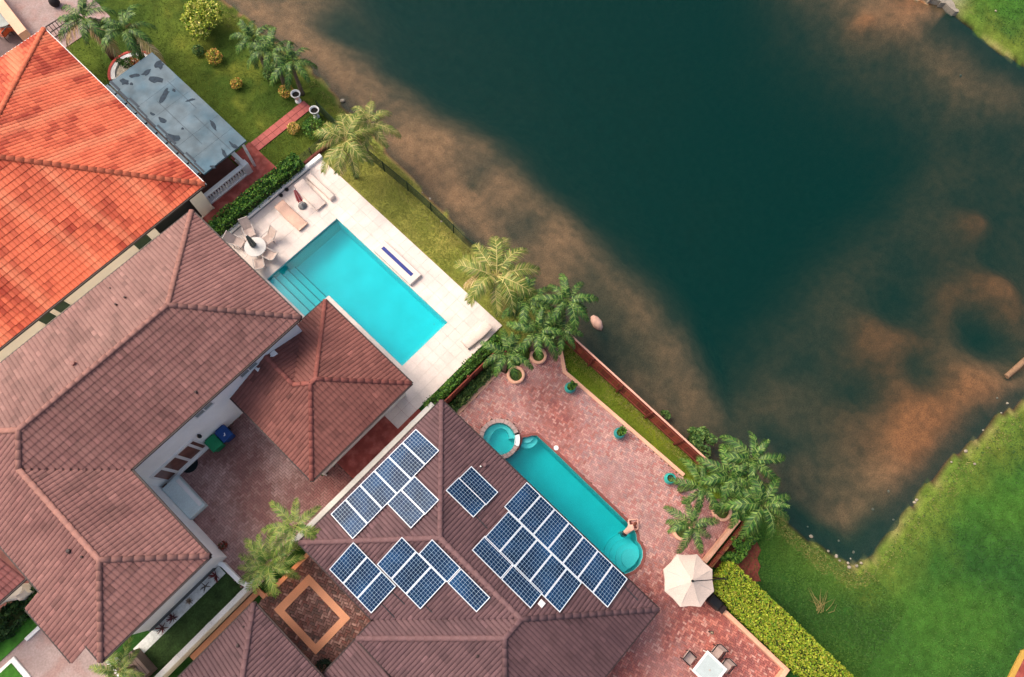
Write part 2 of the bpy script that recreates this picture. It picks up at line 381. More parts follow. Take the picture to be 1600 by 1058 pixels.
def herringbone(poly, L, z0, z1, colf, ang=0.0, hole=None, b=None):
    b = b or MB(); w = L / 2; xsP = [p[0] for p in poly]; ysP = [p[1] for p in poly]
    cx_, cy_ = sum(xsP) / len(poly), sum(ysP) / len(poly); R_ = max(math.hypot(p[0] - cx_, p[1] - cy_) for p in poly) + L
    ca, sa = math.cos(ang), math.sin(ang); n = int(R_ / w) + 2; g = w * .035; bv = w * .10
    for i in range(-n, n):
        for j in range(-n, n):
            d = (i - j) % 4
            if d == 0: x0, y0, x1, y1 = i * w, j * w, (i + 2) * w, (j + 1) * w
            elif d == 3: x0, y0, x1, y1 = i * w, j * w, (i + 1) * w, (j + 2) * w
            else: continue
            mx, my = (x0 + x1) / 2, (y0 + y1) / 2; X, Y = cx_ + mx * ca - my * sa, cy_ + mx * sa + my * ca
            if not inpoly(X, Y, poly) or (hole and hole(X, Y)): continue
            zz = z1 + U(-.004, .004); c = colf(X, Y)
            q_ = []
            for (ax, ay, az) in ((x0 + g, y0 + g, z0), (x1 - g, y0 + g, z0), (x1 - g, y1 - g, z0), (x0 + g, y1 - g, z0),
                                 (x0 + g + bv, y0 + g + bv, zz), (x1 - g - bv, y0 + g + bv, zz), (x1 - g - bv, y1 - g - bv, zz), (x0 + g + bv, y1 - g - bv, zz)):
                q_.append((cx_ + ax * ca - ay * sa, cy_ + ax * sa + ay * ca, az))
            b.add(q_, [(4, 5, 6, 7), (0, 1, 5, 4), (1, 2, 6, 5), (2, 3, 7, 6), (3, 0, 4, 7)], c)
    return b
def cellfloor(poly, z, step, hole=None):
    b = MB(); xsP = [p[0] for p in poly]; ysP = [p[1] for p in poly]; x = min(xsP)
    while x < max(xsP):
        y = min(ysP)
        while y < max(ysP):
            if inpoly(x + step / 2, y + step / 2, poly) and not (hole and hole(x + step / 2, y + step / 2)):
                b.add([(x, y, z), (x + step, y, z), (x + step, y + step, z), (x, y + step, z)], [(0, 1, 2, 3)])
            y += step
        x += step
    return b
M_pav = mat('brick_paver', (1, 1, 1), .85, .10, 1.2, attr=True, fine=.14, finescale=30, bump=.2, bscale=60)
M_trav = mat('travertine', (1, 1, 1), .7, .09, 1.1, attr=True, fine=.06, finescale=18, bump=.1, bscale=50)
M_joint = mat('joint_sand', lin(96, 74, 66), .95, .2, 5)
M_jointw = mat('pale_joint', lin(206, 196, 186), .95, .1, 3)
M_redc = mat('red_concrete', lin(142, 66, 58), .8, .25, 1.3, col2=lin(168, 92, 82), scale2=2.2, bump=.15)
M_pink = mat('pink_concrete', lin(160, 141, 137), .9, .14, .9, col2=lin(158, 128, 122), scale2=1.1, bump=.25, fine=.16, finescale=12)

# white deck round the rectangular pool
POOL1 = [(2.57, 18.95), (2.57, 15.63), (4.40, 15.63), (4.40, 9.48), (8.10, 9.48), (8.10, 18.95)]
inp1 = lambda x, y: inpoly(x, y, POOL1)
deckxb = breaks(1.7, 10.2, .6, 2.57, 4.40, 8.10); deckyb = breaks(7.05, 22.75, .6, 9.48, 15.63, 18.95)
deck = struct(slab_grid([1.7, 2.575, 4.405, 8.095, 10.2], [7.05, 9.485, 15.625, 18.945, 22.75], inp1, .01, .05, 0, [lin(200, 190, 182)]).build('pool_deck', M_jointw))
stuff(slab_grid(deckxb, deckyb, inp1, .05, .085, .004, [lin(226, 212, 203), lin(216, 203, 195)], .02).build('paving_slabs', M_trav, deck))
# red paving of the garden behind the hedge
rp = MB()
for x0, x1, y0, y1 in ((1.9, 6.3, 23.45, 25.0), (6.3, 7.85, 23.45, 26.62)): rp.box(x0, x1, y0, y1, -.02, .05)
redpad = struct(rp.build('red_garden_paving', M_redc))
M_redb = mat('red_brick_walk', (1, 1, 1), .8, .1, 2, attr=True)
wk = struct(MB().box(7.85, 12.25, 25.75, 26.55, -.02, .03).build('garden_walk', M_joint))
for i in range(9):
    for j in range(2):
        x0 = 7.85 + 4.4 * i / 9; y0 = 25.75 + .4 * j
        MB().bbox(x0 + .008, x0 + 4.4 / 9 - .008, y0 + .008, y0 + .392, .03, .06, .008, jit(lin(176, 96, 90), .08)).build('paving_slab', M_redb, wk)
# passage beside the hipped pool house
struct(MB().box(-1.9, 3.3, 6.63, 8.2, -.02, .075).build('red_passage_floor', M_redc))

# walled courtyard of the brown house
COURT = [(-9.4, 13.84), (-2.86, 13.84), (-2.86, 8.13), (-1.9, 8.13), (-1.9, 6.62), (-9.6, 6.62), (-9.6, 13.84)]
court = struct(cellfloor(COURT, .03, .3).build('courtyard', M_joint))
def courtcol(x, y):
    t = nz2(x, y, .45, 1) + .6 * nz2(x, y, 1.6, 7)
    c = mixc(lin(134, 98, 95), lin(178, 148, 143), .45 + .9 * t + U(-.25, .25))
    return jit(mixc(c, lin(136, 78, 72), max(0, nz2(x, y, .3, 12)) * .9), .1)
stuff(herringbone(COURT, .25, .03, .06, courtcol, 0.0).build('brick_pavers', M_pav, court))
# courtyard of the solar house
COURT2 = [(-9.6, 5.75), (-5.5, 5.75), (-5.5, .9), (-7.0, .7), (-9.6, .7)]
court2 = struct(cellfloor(COURT2, .03, .25).build('entry_court', M_joint))
def c2col(x, y):
    c = random.choice([lin(98, 72, 68), lin(112, 80, 76), lin(88, 70, 68), lin(140, 110, 104), lin(106, 70, 66), lin(122, 92, 88)])
    return jit(c, .12)
stuff(herringbone(COURT2, .27, .03, .065, c2col, .4).build('brick_pavers', M_pav, court2))
M_peach = mat('peach_concrete', lin(204, 146, 114), .8, .08, 1.5, bump=.1)
pb = MB()
o_ = (-9.22, -6.84, 1.74, 4.90); i_ = (-8.88, -7.20, 2.12, 4.47)
for x0, x1, y0, y1 in ((o_[0], o_[1], o_[2], i_[2]), (o_[0], o_[1], i_[3], o_[3]), (o_[0], i_[0], i_[2], i_[3]), (i_[1], o_[1], i_[2], i_[3])): pb.box(x0, x1, y0, y1, .0, .08)
struct(pb.build('peach_paving_band', M_peach))
cb = MB(); cb.bbox(-8.35, -5.9, 5.55, 5.78, 0, .16, .02); cb.bbox(-9.25, -9.02, 5.66, 6.25, 0, .15, .02); cb.bbox(-9.02, -8.35, 5.6, 5.8, 0, .158, .02); cb.bbox(-13.5, -9.02, 6.0, 6.28, 0, .17, .02)
tag(cb.build('courtyard_kerb', M_peach), 'low peach kerb edging the palm bed beside the white boundary wall', 'kerb')

# brick patio round the freeform pool
POOL2 = [(4.62, 1.62), (5.0, 1.45), (5.55, 1.36), (5.95, 1.5), (6.2, 1.66), (6.42, 1.48), (6.62, 1.38), (6.84, 1.16), (6.86, -.4), (6.82, -3.0), (6.78, -5.6), (6.78, -6.2), (6.62, -6.52), (6.40, -6.74),
         (6.38, -7.0), (6.25, -7.28), (6.0, -7.5), (5.6, -7.64), (5.2, -7.62), (4.9, -7.5), (4.62, -7.35)]
def grow(poly, d):
    n = len(poly); out = []
    a = sum(poly[i][0] * poly[(i + 1) % n][1] - poly[(i + 1) % n][0] * poly[i][1] for i in range(n)); s = 1 if a > 0 else -1
    for i in range(n):
        p0, p1, p2 = Vector(poly[i - 1]), Vector(poly[i]), Vector(poly[(i + 1) % n])
        d1 = (p1 - p0).normalized(); d2 = (p2 - p1).normalized(); n1_ = Vector((d1.y, -d1.x)) * s; n2_ = Vector((d2.y, -d2.x)) * s
        m_ = n1_ + n2_; m_ = m_ / max(.3, m_.length_squared / 2); out.append(tuple(p1 + m_ * d))
    return out
SPA = (5.2, 2.55)
POOL2G = grow(POOL2, .12)
def hole2(x, y): return inpoly(x, y, POOL2) or math.hypot(x - SPA[0], y - SPA[1]) < 1.05
def h2pad(x, y): return inpoly(x, y, POOL2G) or math.hypot(x - SPA[0], y - SPA[1]) < 1.1
PATIO = [(3.9, 5.2), (8.0, 5.2), (8.6, 4.6), (11.5, 4.6), (11.55, 3.4), (10.75, 2.3), (10.85, -6.3), (10.95, -10.0), (8.0, -10.0), (6.8, -11.4), (6.8, -16.6), (5.9, -17.6), (3.0, -19), (-3, -17), (-3, -8.8), (3.9, -8.8)]
patio = struct(cellfloor(PATIO, .03, .15, h2pad).build('patio', M_joint))
def patcol(x, y):
    redness = .5 + 1.1 * nz2(x, y, .22, 31) + .5 * nz2(x, y, .6, 8) + .30 * max(0, min(1, (-y - 5.5) / 3.5))
    if x < 8.2 and y < -3.0: redness += .25
    redness += .5 * math.exp(-((x - 5.6) ** 2 + (y + 11.6) ** 2) / 3.0)
    pal = [lin(196, 148, 142), lin(182, 132, 128), lin(206, 164, 154), lin(170, 140, 140), lin(186, 116, 108)]
    red = [lin(160, 78, 68), lin(142, 66, 60), lin(180, 98, 84), lin(150, 84, 78), lin(196, 124, 108)]
    c = mixc(random.choice(pal), random.choice(red), (redness - .35) * 1.25 + U(-.2, .2))
    if RND() < .10: c = mixc(c, lin(222, 180, 166), .6)
    c = mixc(c, lin(172, 138, 136), .25 + .5 * max(0, nz2(x, y, .5, 55)))
    return jit(c, .07)
stuff(herringbone(PATIO, .22, .03, .07, patcol, math.radians(12), lambda x, y: inpoly(x, y, POOL2G) or math.hypot(x - SPA[0], y - SPA[1]) < 1.16).build('brick_pavers', M_pav, patio))
M_kerb = mat('sand_kerb', lin(226, 176, 148), .8, .08, 1.5, bump=.1)
def strip(b, pts, w, z0, z1):
    pts = [Vector((p[0], p[1], 0)) for p in pts]
    for p, q_ in zip(pts[:-1], pts[1:]):
        d = (q_ - p).normalized(); n_ = Vector((-d.y, d.x, 0)) * w / 2; p2 = p - d * w * .35; q2 = q_ + d * w * .35
        b.prism([(p2 - n_)[:2], (q2 - n_)[:2], (q2 + n_)[:2], (p2 + n_)[:2]], z0, z1 + U(0, .004))
    return b
tag(strip(MB(), [(4.5, 5.28), (7.95, 5.28)], .22, 0, .12).build('patio_kerb', M_kerb), 'sand coloured kerb between the patio and the boundary fence planting', 'kerb')
tag(strip(MB(), [(11.55, 3.6), (10.68, 2.5), (10.72, 1.9), (10.72, 1.3), (10.95, -6.3)], .2, 0, .13).build('patio_kerb', M_kerb), 'sand coloured kerb edging the patio along the lakeside grass strip', 'kerb')
# driveway
drv = struct(MB().prism([(-30, 16), (-14.6, 16), (-14.6, 9.3), (-16.2, 9.3), (-16.2, -2), (-30, -2)], -.02, .03).build('driveway', M_pink))
struct(MB().prism([(3.9, 39.9), (7.6, 39.9), (9.0, 60), (-6, 60), (-6, 39.9)], -.02, .04).build('neighbour_driveway', M_pink))

# ------------------------------------------------------------------ pools
M_plaster = mat('pool_plaster', lin(170, 238, 242), .6, .06, .8, fine=.05)
M_tile = mat('pool_waterline', lin(40, 96, 112), .4, .15, 8)
M_pw1 = water_mat('pool_water', (.0, .60, .68), .20, (.0, .93, .95), 1.3, bump=.05, bscale=2)
M_pw2 = water_mat('freeform_pool_water', (.0, .52, .55), .20, (.0, .90, .915), 1.3, bump=.05, bscale=2)
def basin(poly, zt, zb):
    b = MB(); n = len(poly)
    for k in range(n):
        p, q_ = poly[k], poly[(k + 1) % n]
        b.add([(p[0], p[1], zb), (q_[0], q_[1], zb), (q_[0], q_[1], zt), (p[0], p[1], zt)], [(0, 1, 2, 3)])
    b.add([(p[0], p[1], zb) for p in poly], [tuple(range(n))]); return b
p1 = thing('swimming_pool', 'rectangular turquoise pool with corner steps in the white deck', 'pool', (5.3, 14, 0))
basin(POOL1, .05, -1.45).build('basin', M_plaster, p1)
for k in range(4):
    st_ = MB().box(2.58 + .45 * k, 2.58 + .45 * (k + 1), 15.64, 18.94, -1.44, -.34 - .26 * k).build('step', M_plaster, p1)
    MB().box(2.97 + .45 * k, 3.035 + .45 * k, 15.65, 18.93, -.60 - .26 * k, -.33 - .26 * k).build('step_edge', M_tile, st_)
for x_c, y_c in ((7.75, 10.35), (6.35, 10.0)): MB().lathe((x_c, y_c, -1.44), [(.07, 0), (.07, .02), (.03, .03)], 12).build('drain_cover', M_paint, p1)
MB().box(4.45, 8.05, 9.50, 9.78, -1.44, -.62).build('bench', M_plaster, p1)
b = MB(); b.prism([(x + (.01 if x > 5 else -.01), y) for x, y in POOL1], -1.6, -.06); b.build('water', M_pw1, p1)
p2 = thing('swimming_pool', 'long freeform pool beside the solar roof with curved steps at its end', 'pool', (5.7, -3, 0))
basin(POOL2, .06, -1.5).build('basin', M_plaster, p2)
def arc(c, r, a0, a1, n): return [(c[0] + r * math.cos(a0 + (a1 - a0) * i / n), c[1] + r * math.sin(a0 + (a1 - a0) * i / n)) for i in range(n + 1)]
for k, r in enumerate((.52, .82, 1.12, 1.42)):
    pts = [p for p in arc((5.55, -7.2), r, 0, 2 * math.pi, 32)][:-1]
    pts = [(min(max(x, 4.64), 6.36), max(y, -7.55 + .16 * abs(x - 5.5))) for x, y in pts]
    MB().prism(pts, -1.49, -.62 - .16 * k).build('step', M_plaster, p2)
for k, r in enumerate((.42, .72)):
    pts = [(6.22, 1.6)] + [(min(max(x, 5.9), 6.80), min(y, 1.45)) for x, y in arc((6.5, 1.6), r, -math.pi, 0, 12)] + [(6.62, 1.36)]
    MB().prism([p for p in pts], -1.49, -.3 - .22 * k).build('step', M_plaster, p2)
cp = MB(); og = grow(POOL2, .16); n = len(POOL2)
for k in range(n):
    a_, b_, c_, d_ = POOL2[k], POOL2[(k + 1) % n], og[(k + 1) % n], og[k]
    cp.add([(a_[0], a_[1], .0), (b_[0], b_[1], .0), (b_[0], b_[1], .095), (a_[0], a_[1], .095), (d_[0], d_[1], .095), (c_[0], c_[1], .095), (d_[0], d_[1], 0), (c_[0], c_[1], 0)],
           [(0, 1, 2, 3), (3, 2, 5, 4), (4, 5, 7, 6)], jit(lin(128, 78, 72), .15))
cp.build('coping', M_pav, p2)
MB().prism(POOL2, -1.65, -.07).build('water', M_pw2, p2)
sp = thing('round_spa', 'round raised spa with a grey stone rim at the head of the pool', 'spa', (SPA[0], SPA[1], 0))
M_rim = mat('spa_rim', lin(168, 146, 142), .7, .12, 2, attr=False, bump=.2)
rb = MB()
for k in range(26):
    a0 = 2 * math.pi * k / 26 + .01; a1 = 2 * math.pi * (k + 1) / 26 - .01
    if 5.05 < (a0 + a1) / 2 < 5.75: continue
    q_ = [(SPA[0] + r * math.cos(a), SPA[1] + r * math.sin(a)) for r, a in ((.90, a0), (1.14, a0), (1.14, a1), (.90, a1))]
    MB().prism(q_, -.2, .34 + U(-.004, .004)).build('rim_stone', M_rim, sp)
q_ = [(SPA[0] + r * math.cos(a), SPA[1] + r * math.sin(a)) for r, a in ((.90, 5.1), (1.16, 5.1), (1.17, 5.25), (1.17, 5.55), (1.16, 5.7), (.90, 5.7), (.89, 5.55), (.89, 5.25))]
MB().prism(q_, -.2, .29).build('spillway', M_paint, sp)
circ = arc(SPA, .91, 0, 2 * math.pi, 36)[:-1]
basin(circ, .33, -.75).build('basin', M_plaster, sp)
bn = MB(); ci = [(SPA[0] + (.60 + .10 * math.cos(2 * a - .6)) * math.cos(a), SPA[1] + (.60 + .10 * math.cos(2 * a - .6)) * math.sin(a)) for a in [2 * math.pi * k / 36 for k in range(36)]]
for k in range(36):
    if 24 <= k <= 31: continue
    a_, b_, c_, d_ = ci[k], ci[(k + 1) % 36], circ[(k + 1) % 36], circ[k]
    bn.add([(a_[0], a_[1], -.74), (b_[0], b_[1], -.74), (b_[0], b_[1], -.18), (a_[0], a_[1], -.18), (d_[0], d_[1], -.18), (c_[0], c_[1], -.18)], [(0, 1, 2, 3), (3, 2, 5, 4)])
bn.build('bench', M_plaster, sp)
MB().prism(circ, -.9, .24).build('water', M_pw2, sp)
tag(MB().lathe((G(869, 700, .08).x, G(869, 700, .08).y, .07), [(.14, 0), (.14, .03), (.11, .04)], 18).build('skimmer_lid', M_paint), 'white round skimmer lid set in the pavers beside the freeform pool', 'lid')
# ------------------------------------------------------------------ tiled roofs
PIT = .4167
def roof_face(b, poly, colf, tw=.207, cl=.36, amp=.036, lip=.028, lift=0.0, nseg=6):
    P = [Vector(p) for p in poly]; n = Vector((0, 0, 0))
    for i in range(1, len(P) - 1): n += (P[i] - P[0]).cross(P[i + 1] - P[0])
    n.normalize(); n = n if n.z > 0 else -n
    e = Vector((0, 0, 1)).cross(n).normalized(); u = n.cross(e).normalized()      # along the eave / up the slope
    st = [(p.dot(e), p.dot(u)) for p in P]; h0 = P[0].dot(n) + lift
    tmin = min(t for s, t in st); smin = min(s for s, t in st); smax = max(s for s, t in st)
    k0 = math.floor(smin / tw); k1 = math.ceil(smax / tw); N_ = len(st)
    prof = [(s_, amp * h_) for s_, h_ in ((0, 0), (.12, .6), (.3, .93), (.5, 1), (.7, .93), (.88, .6), (1, 0))]
    for k in range(k0, k1):
        sc = (k + .5) * tw; cr = []
        for i in range(N_):
            (sa, ta), (sb, tb) = st[i], st[(i + 1) % N_]
            if (sa > sc) != (sb > sc): cr.append(ta + (tb - ta) * (sc - sa) / (sb - sa))
        cr.sort()
        for a, c in zip(cr[0::2], cr[1::2]):
            j = int((a - tmin) / cl)
            while tmin + j * cl < c - .01:
                t0 = max(a, tmin + j * cl); t1 = min(c, tmin + (j + 1) * cl + .02)
                if t1 - t0 > .03:
                    ctr = e * sc + u * (t0 + t1) / 2 + n * h0; colr = colf(ctr, k, j)
                    f0 = 1 - (t0 - tmin - j * cl) / cl; f1 = 1 - (t1 - tmin - j * cl) / cl
                    V = []; dz = U(-.003, .003)
                    for s_, h_ in prof: V.append(e * ((k + s_) * tw) + u * t0 + n * (h0 + h_ + lip * f0 + dz))
                    for s_, h_ in prof: V.append(e * ((k + s_) * tw) + u * t1 + n * (h0 + h_ * .9 + lip * f1 + dz))
                    for s_, h_ in prof: V.append(e * ((k + s_) * tw) + u * t0 + n * (h0 - .02))
                    m_ = nseg + 1
                    b.add(V, [(i, i + 1, m_ + i + 1, m_ + i) for i in range(nseg)] + [(2 * m_ + i, 2 * m_ + i + 1, i + 1, i) for i in range(nseg)], colr)
                j += 1
    b.add([p + n * (lift - .015) for p in P], [tuple(range(N_))], colf(sum(P, Vector()) / N_, 0, 0))
def cap_mesh(name, m, L=.40, r=.15, h=.10):
    b = MB(); nn = 7; V = []
    for k, (x, sc) in enumerate(((0, 1.0), (L + .03, .86))):
        for i in range(nn):
            a = math.pi * i / (nn - 1); V.append((x, r * sc * math.cos(a), h * sc * math.sin(a) + (.02 if k == 0 else 0)))
    o = len(V)
    for i in range(nn): a = math.pi * i / (nn - 1); V.append((0, r * math.cos(a) * .8, h * math.sin(a) * .6 - .02))
    b.add(V, [(i, i + 1, nn + i + 1, nn + i) for i in range(nn - 1)] + [(o + i, o + i + 1, i + 1, i) for i in range(nn - 1)])
    return b.mesh(name, m, True)
def caps(me, parent, a, b_, L=.40, lift=.03):
    a = Vector(a); b_ = Vector(b_)
    if a.z > b_.z: a, b_ = b_, a
    d = b_ - a; n_ = max(1, round(d.length / L)); x = d.normalized(); y = Vector((0, 0, 1)).cross(x).normalized(); z = x.cross(y)
    for k in range(n_):
        M = Matrix((x, y, z)).transposed().to_4x4(); M = Matrix.Rotation(U(-.02, .02), 4, 'Z') @ M
        M.translation = a + x * (d.length * k / n_) + Vector((0, 0, lift)) - ORI[parent.name]
        inst(me, 'ridge_tile', parent, M)
def eave(parent, pts, m, w=.10, h=.13, drop=.02):
    for a, b_ in zip(pts[:-1], pts[1:]):
        a = Vector(a); b_ = Vector(b_); d = (b_ - a).normalized(); out = Vector((d.y, -d.x, 0)).normalized()
        MB().bar(a + out * w * .45 - d * .02 + Vector((0, 0, -h / 2 - drop + .03)), b_ + out * w * .45 + d * .02 + Vector((0, 0, -h / 2 - drop + .03)), w, h).build('gutter', m, parent)
M_tile_r = mat('clay_roof_tile', (1, 1, 1), .7, .08, .8, attr=True, fine=.10, finescale=22, spec=.3)
def plain_col(c0, c1, seed, s1=.35, k=.8, rj=.12):
    def f(p, i, j):
        t = .5 + k * (nz2(p.x + p.z, p.y, s1, seed) + .6 * nz2(p.x, p.y + p.z, 1.5, seed + 3)) + U(-rj, rj) * 1.3
        c = mixc(c0, c1, t); r_ = RND(); st_ = nz2(p.x * .6 + p.z, p.y * .6, 2.6, seed + 9)
        c = mixc(c, tuple(.62 * q for q in c), max(0, min(.6, (st_ - .25) * 2)))
        if r_ < .025: c = tuple(1.22 * q for q in c)
        elif r_ < .05: c = tuple(.80 * q for q in c)
        return jit(c, .06)
    return f
def walls(parent, poly, z1, m, name='wall', z0=-.05): return MB().prism(poly, z0, z1).build(name, m, parent)
def window(parent, axis, val, u0, u1, z0, z1, mf, mg, sgn, nmul=0, fr=.07, pr=.05):
    # window on a wall plane axis=val; sgn: outward direction; u along the other axis
    def bx(b, ua, ub, za, zb, d0, d1):
        lo, hi = val + sgn * d0, val + sgn * d1
        if axis == 1: b.box(ua, ub, min(lo, hi), max(lo, hi), za, zb)
        else: b.box(min(lo, hi), max(lo, hi), ua, ub, za, zb)
        return b
    b = MB()
    bx(b, u0 - fr, u0, z0 - fr, z1 + fr, .002, pr); bx(b, u1, u1 + fr, z0 - fr, z1 + fr, .002, pr); bx(b, u0, u1, z0 - fr, z0, .002, pr); bx(b, u0, u1, z1, z1 + fr, .002, pr)
    for k in range(nmul): uu = u0 + (u1 - u0) * (k + 1) / (nmul + 1); bx(b, uu - .025, uu + .025, z0, z1, .002, pr - .006)
    w = b.build('window', mf, parent)
    bx(MB(), u0 + .001, u1 - .001, z0 + .001, z1 - .001, .003, .018).build('pane', mg, w)
    return w

# ---- orange tiled house
oh = thing('orange_tiled_house', 'big house with a bright orange tiled hip roof beside the grey patio roof', 'house', (-6, 31, 0))
ox, oy0, oy1, oz = 3.74, 24.25, 38.78, 3.0; hw = (oy1 - oy0) / 2; oa = Vector((ox - hw, (oy0 + oy1) / 2, oz + PIT * hw)); oxw = -26
walls(oh, [(oxw + .6, oy0 + .35), (ox - .35, oy0 + .35), (ox - .35, oy1 - .35), (oxw + .6, oy1 - .35)], oz - .06, M_cream)
def orange_col(p, i, j):
    w = nz2(p.x, p.y, .55, 21) * .9 + nz2(p.x * .5 + p.y * .5, p.y - p.x, 1.1, 4) * .7 + .5 * nz2(p.x, p.y, 2.2, 17)
    c = mixc(lin(212, 106, 74), lin(154, 56, 38), .36 + .95 * w + U(-.28, .28))
    along = p.y if p.x > oa.x + abs(p.y - oa.y) else p.x                                 # weathered pale runs down the slope
    band = max(0, 1 - abs(((along + .8 * nz2(p.x, p.y, .3, 2)) / 2.6) % 1.0 - .5) * 5)
    return jit(mixc(c, lin(216, 128, 94), min(1, band * .8)), .06)
rb = MB()
E_, N_c = Vector((ox, oy0, oz)), Vector((ox, oy1, oz)); WS, WN = Vector((oxw, oy0, oz)), Vector((oxw, oy1, oz)); ow = Vector((oxw + hw, oa.y, oa.z))
roof_face(rb, [E_, N_c, oa], orange_col, .225, .37); roof_face(rb, [WS, E_, oa, ow], orange_col, .225, .37); roof_face(rb, [N_c, WN, ow, oa], orange_col, .225, .37)
orf = stuff(rb.build('roof', M_tile_r, oh))
M_ocap = mat('orange_ridge_tile', lin(204, 108, 78), .7, .15, 3)
cm = cap_mesh('orange_ridge_tile', M_ocap, .42, .15, .09)
for a_, b_ in ((E_, oa), (N_c, oa)): caps(cm, orf, a_, b_, .42)
caps(cm, orf, oa, oa + Vector((-7, 0, 0)), .42)
eave(orf, [WS, E_], M_dark); eave(orf, [E_, N_c], M_paint, .08, .1); eave(orf, [N_c, Vector((-8, oy1, oz))], M_paint, .08, .1)
M_greenglass = mat('dark_green_glass', lin(62, 74, 62), .15, .2, 1.5, spec=.5, fine=.05)
for (a_, b_) in (((235, 372), (213, 386)), ((107, 474), (90, 486)), ((84, 491), (66, 504))):
    w0 = onwall(*a_, 1, oy0 + .35); w1 = onwall(*b_, 1, oy0 + .35)
    window(oh, 1, oy0 + .35, min(w0.x, w1.x), max(w0.x, w1.x), 1.55, 2.45, M_cream, M_greenglass, -1, 0, .06, .06)
window(oh, 1, oy0 + .35, .1, 2.55, .25, 2.5, M_cream, M_black, -1, 0, .05, .05)
MB().bbox(3.02, 3.36, 24.66, 25.02, 0, 2.85, .02).build('column', M_cream, oh)
MB().bbox(2.96, 3.42, 24.60, 25.08, 0, .14, .02).build('column_base', M_cream, oh)

# ---- grey flat patio roof
gx0, gx1, gy0, gy1, gz = 4.12, 7.24, 24.95, 33.4, 2.78
gr = thing('patio_roof', 'flat weathered grey blue patio roof along the orange house', 'roof', (5.6, 29, 0))
M_mem = mat('grey_membrane', lin(90, 108, 118), .6, .28, 1.3, col2=lin(62, 92, 108), scale2=.5, fine=.05, bump=.1, bscale=8)
M_memd = mat('membrane_patch', lin(40, 54, 66), .8, .3, 5)
nP = 7
for k in range(nP):
    x0 = gx0 + (gx1 - gx0) * 0; y0 = gy0 + (gy1 - gy0) * k / nP; y1_ = gy0 + (gy1 - gy0) * (k + 1) / nP
    MB().box(gx0 + .01 * (k % 2), gx1, y0 + .004, y1_ - .004, gz - .12, gz + .003 * (k % 3)).build('roof_sheet', M_mem, gr)
MB().box(3.86, 4.09, gy0 + .2, gy1 - .1, gz - .3, gz - .10).build('side_flashing', M_dark, gr)
for k in range(9):
    y0 = gy0 + .3 + .92 * k; MB().box(3.84, 4.02, y0, y0 + .80, gz - .1, gz - .015).build('flashing_sheet', M_mem, gr)
pts = [(249, 101, .34, .30, .0), (257, 148, .2, .55, .5), (243, 124, .45, .24, .6), (229, 113, .16, .34, 0), (210, 118, .30, .16, .9), (194, 128, .34, .2, .4), (253, 187, .3, .16, .3), (298, 156, .3, .08, 1.2),
       (333, 196, .42, .13, -.2), (270, 216, .42, .3, .4), (350, 240, .4, .1, -.3), (332, 261, .22, .1, .5), (362, 226, .3, .08, -.2), (272, 141, .14, .1, .2), (238, 178, .18, .08, .3), (285, 201, .08, .08, 0), (205, 131, .12, .1, .3), (368, 229, .3, .1, .1)]
for k, (px, py, a_, b_, r_) in enumerate(pts):
    c = G(px, py, gz + .01); pl = []
    for i in range(12):
        t = 2 * math.pi * i / 12; rr = U(.6, 1.15); x = a_ * rr * math.cos(t); y = b_ * rr * math.sin(t)
        al = math.radians(135) + r_ - .8; pl.append((c.x + x * math.cos(al) - y * math.sin(al), c.y + x * math.sin(al) + y * math.cos(al)))
    MB().prism(pl, gz + .004, gz + .013 + .0005 * k).build('membrane_patch', M_memd, gr)
M_membr = mat('roof_edge_seam', lin(52, 62, 72), .7, .1, 3)
for k in range(10):
    y0 = gy0 + .1 + .84 * k; x0 = gx0 + .12 + .08 * math.sin(k * 2.1)
    MB().box(x0 - .06, x0 + U(.04, .10), y0, y0 + .83, gz + .004, gz + .022).build('edge_seam', M_membr, gr)
for x0, y0, y1_ in ((6.2, 25.1, 28.3), (5.3, 26.5, 30.5), (6.6, 28.6, 31.2)): MB().box(x0, x0 + .02, y0, y1_, gz + .004, gz + .015).build('seam', M_membr, gr)
for x0, y0 in ((7.0, gy0 + .2), (7.0, gy1 - .3), (7.0, 29), (4.3, gy1 - .3)): MB().box(x0 - .07, x0 + .07, y0 - .07, y0 + .07, 0, gz - .125).build('post', M_paint, gr)
# terrace + balustrade
struct(MB().box(3.36, 6.2, 25.1, 33.2, -.02, .12).build('terrace_floor', mat('brown_terrace', lin(92, 54, 48), .7, .2, 2)))
bl = thing('balustrade', 'white balustrade with turned balusters round the brown terrace', 'balustrade', (4.9, 25.05, 0))
MB().bbox(3.36, 6.45, 24.92, 25.22, 0, .18, .02).build('plinth', M_paint, bl)
MB().bbox(3.36, 6.40, 24.94, 25.20, .86, 1.0, .03).build('rail', M_paint, bl)
bm = MB().lathe((0, 0, 0), [(.075, 0), (.075, .05), (.045, .09), (.085, .24), (.05, .45), (.04, .55), (.07, .63), (.07, .68)], 10).mesh('baluster', M_paint, True)
for k in range(15): inst(bm, 'baluster', bl, Matrix.Translation(Vector((3.52 + .195 * k, 25.07, .18)) - ORI[bl.name]))
MB().bbox(6.28, 6.66, 24.88, 25.26, 0, 1.08, .03).build('end_post', M_paint, bl)
MB().bbox(6.34, 6.60, 25.26, 26.2, 0, .18, .02).build('plinth', M_paint, bl); MB().bbox(6.34, 6.60, 25.26, 26.2, .86, 1.0, .03).build('rail', M_paint, bl)
for k in range(4): inst(bm, 'baluster', bl, Matrix.Translation(Vector((6.47, 25.42 + .2 * k, .18)) - ORI[bl.name]))
bl2 = thing('balustrade', 'short white balustrade between the cream column and the brown roof corner', 'balustrade', (2.3, 25.05, 0))
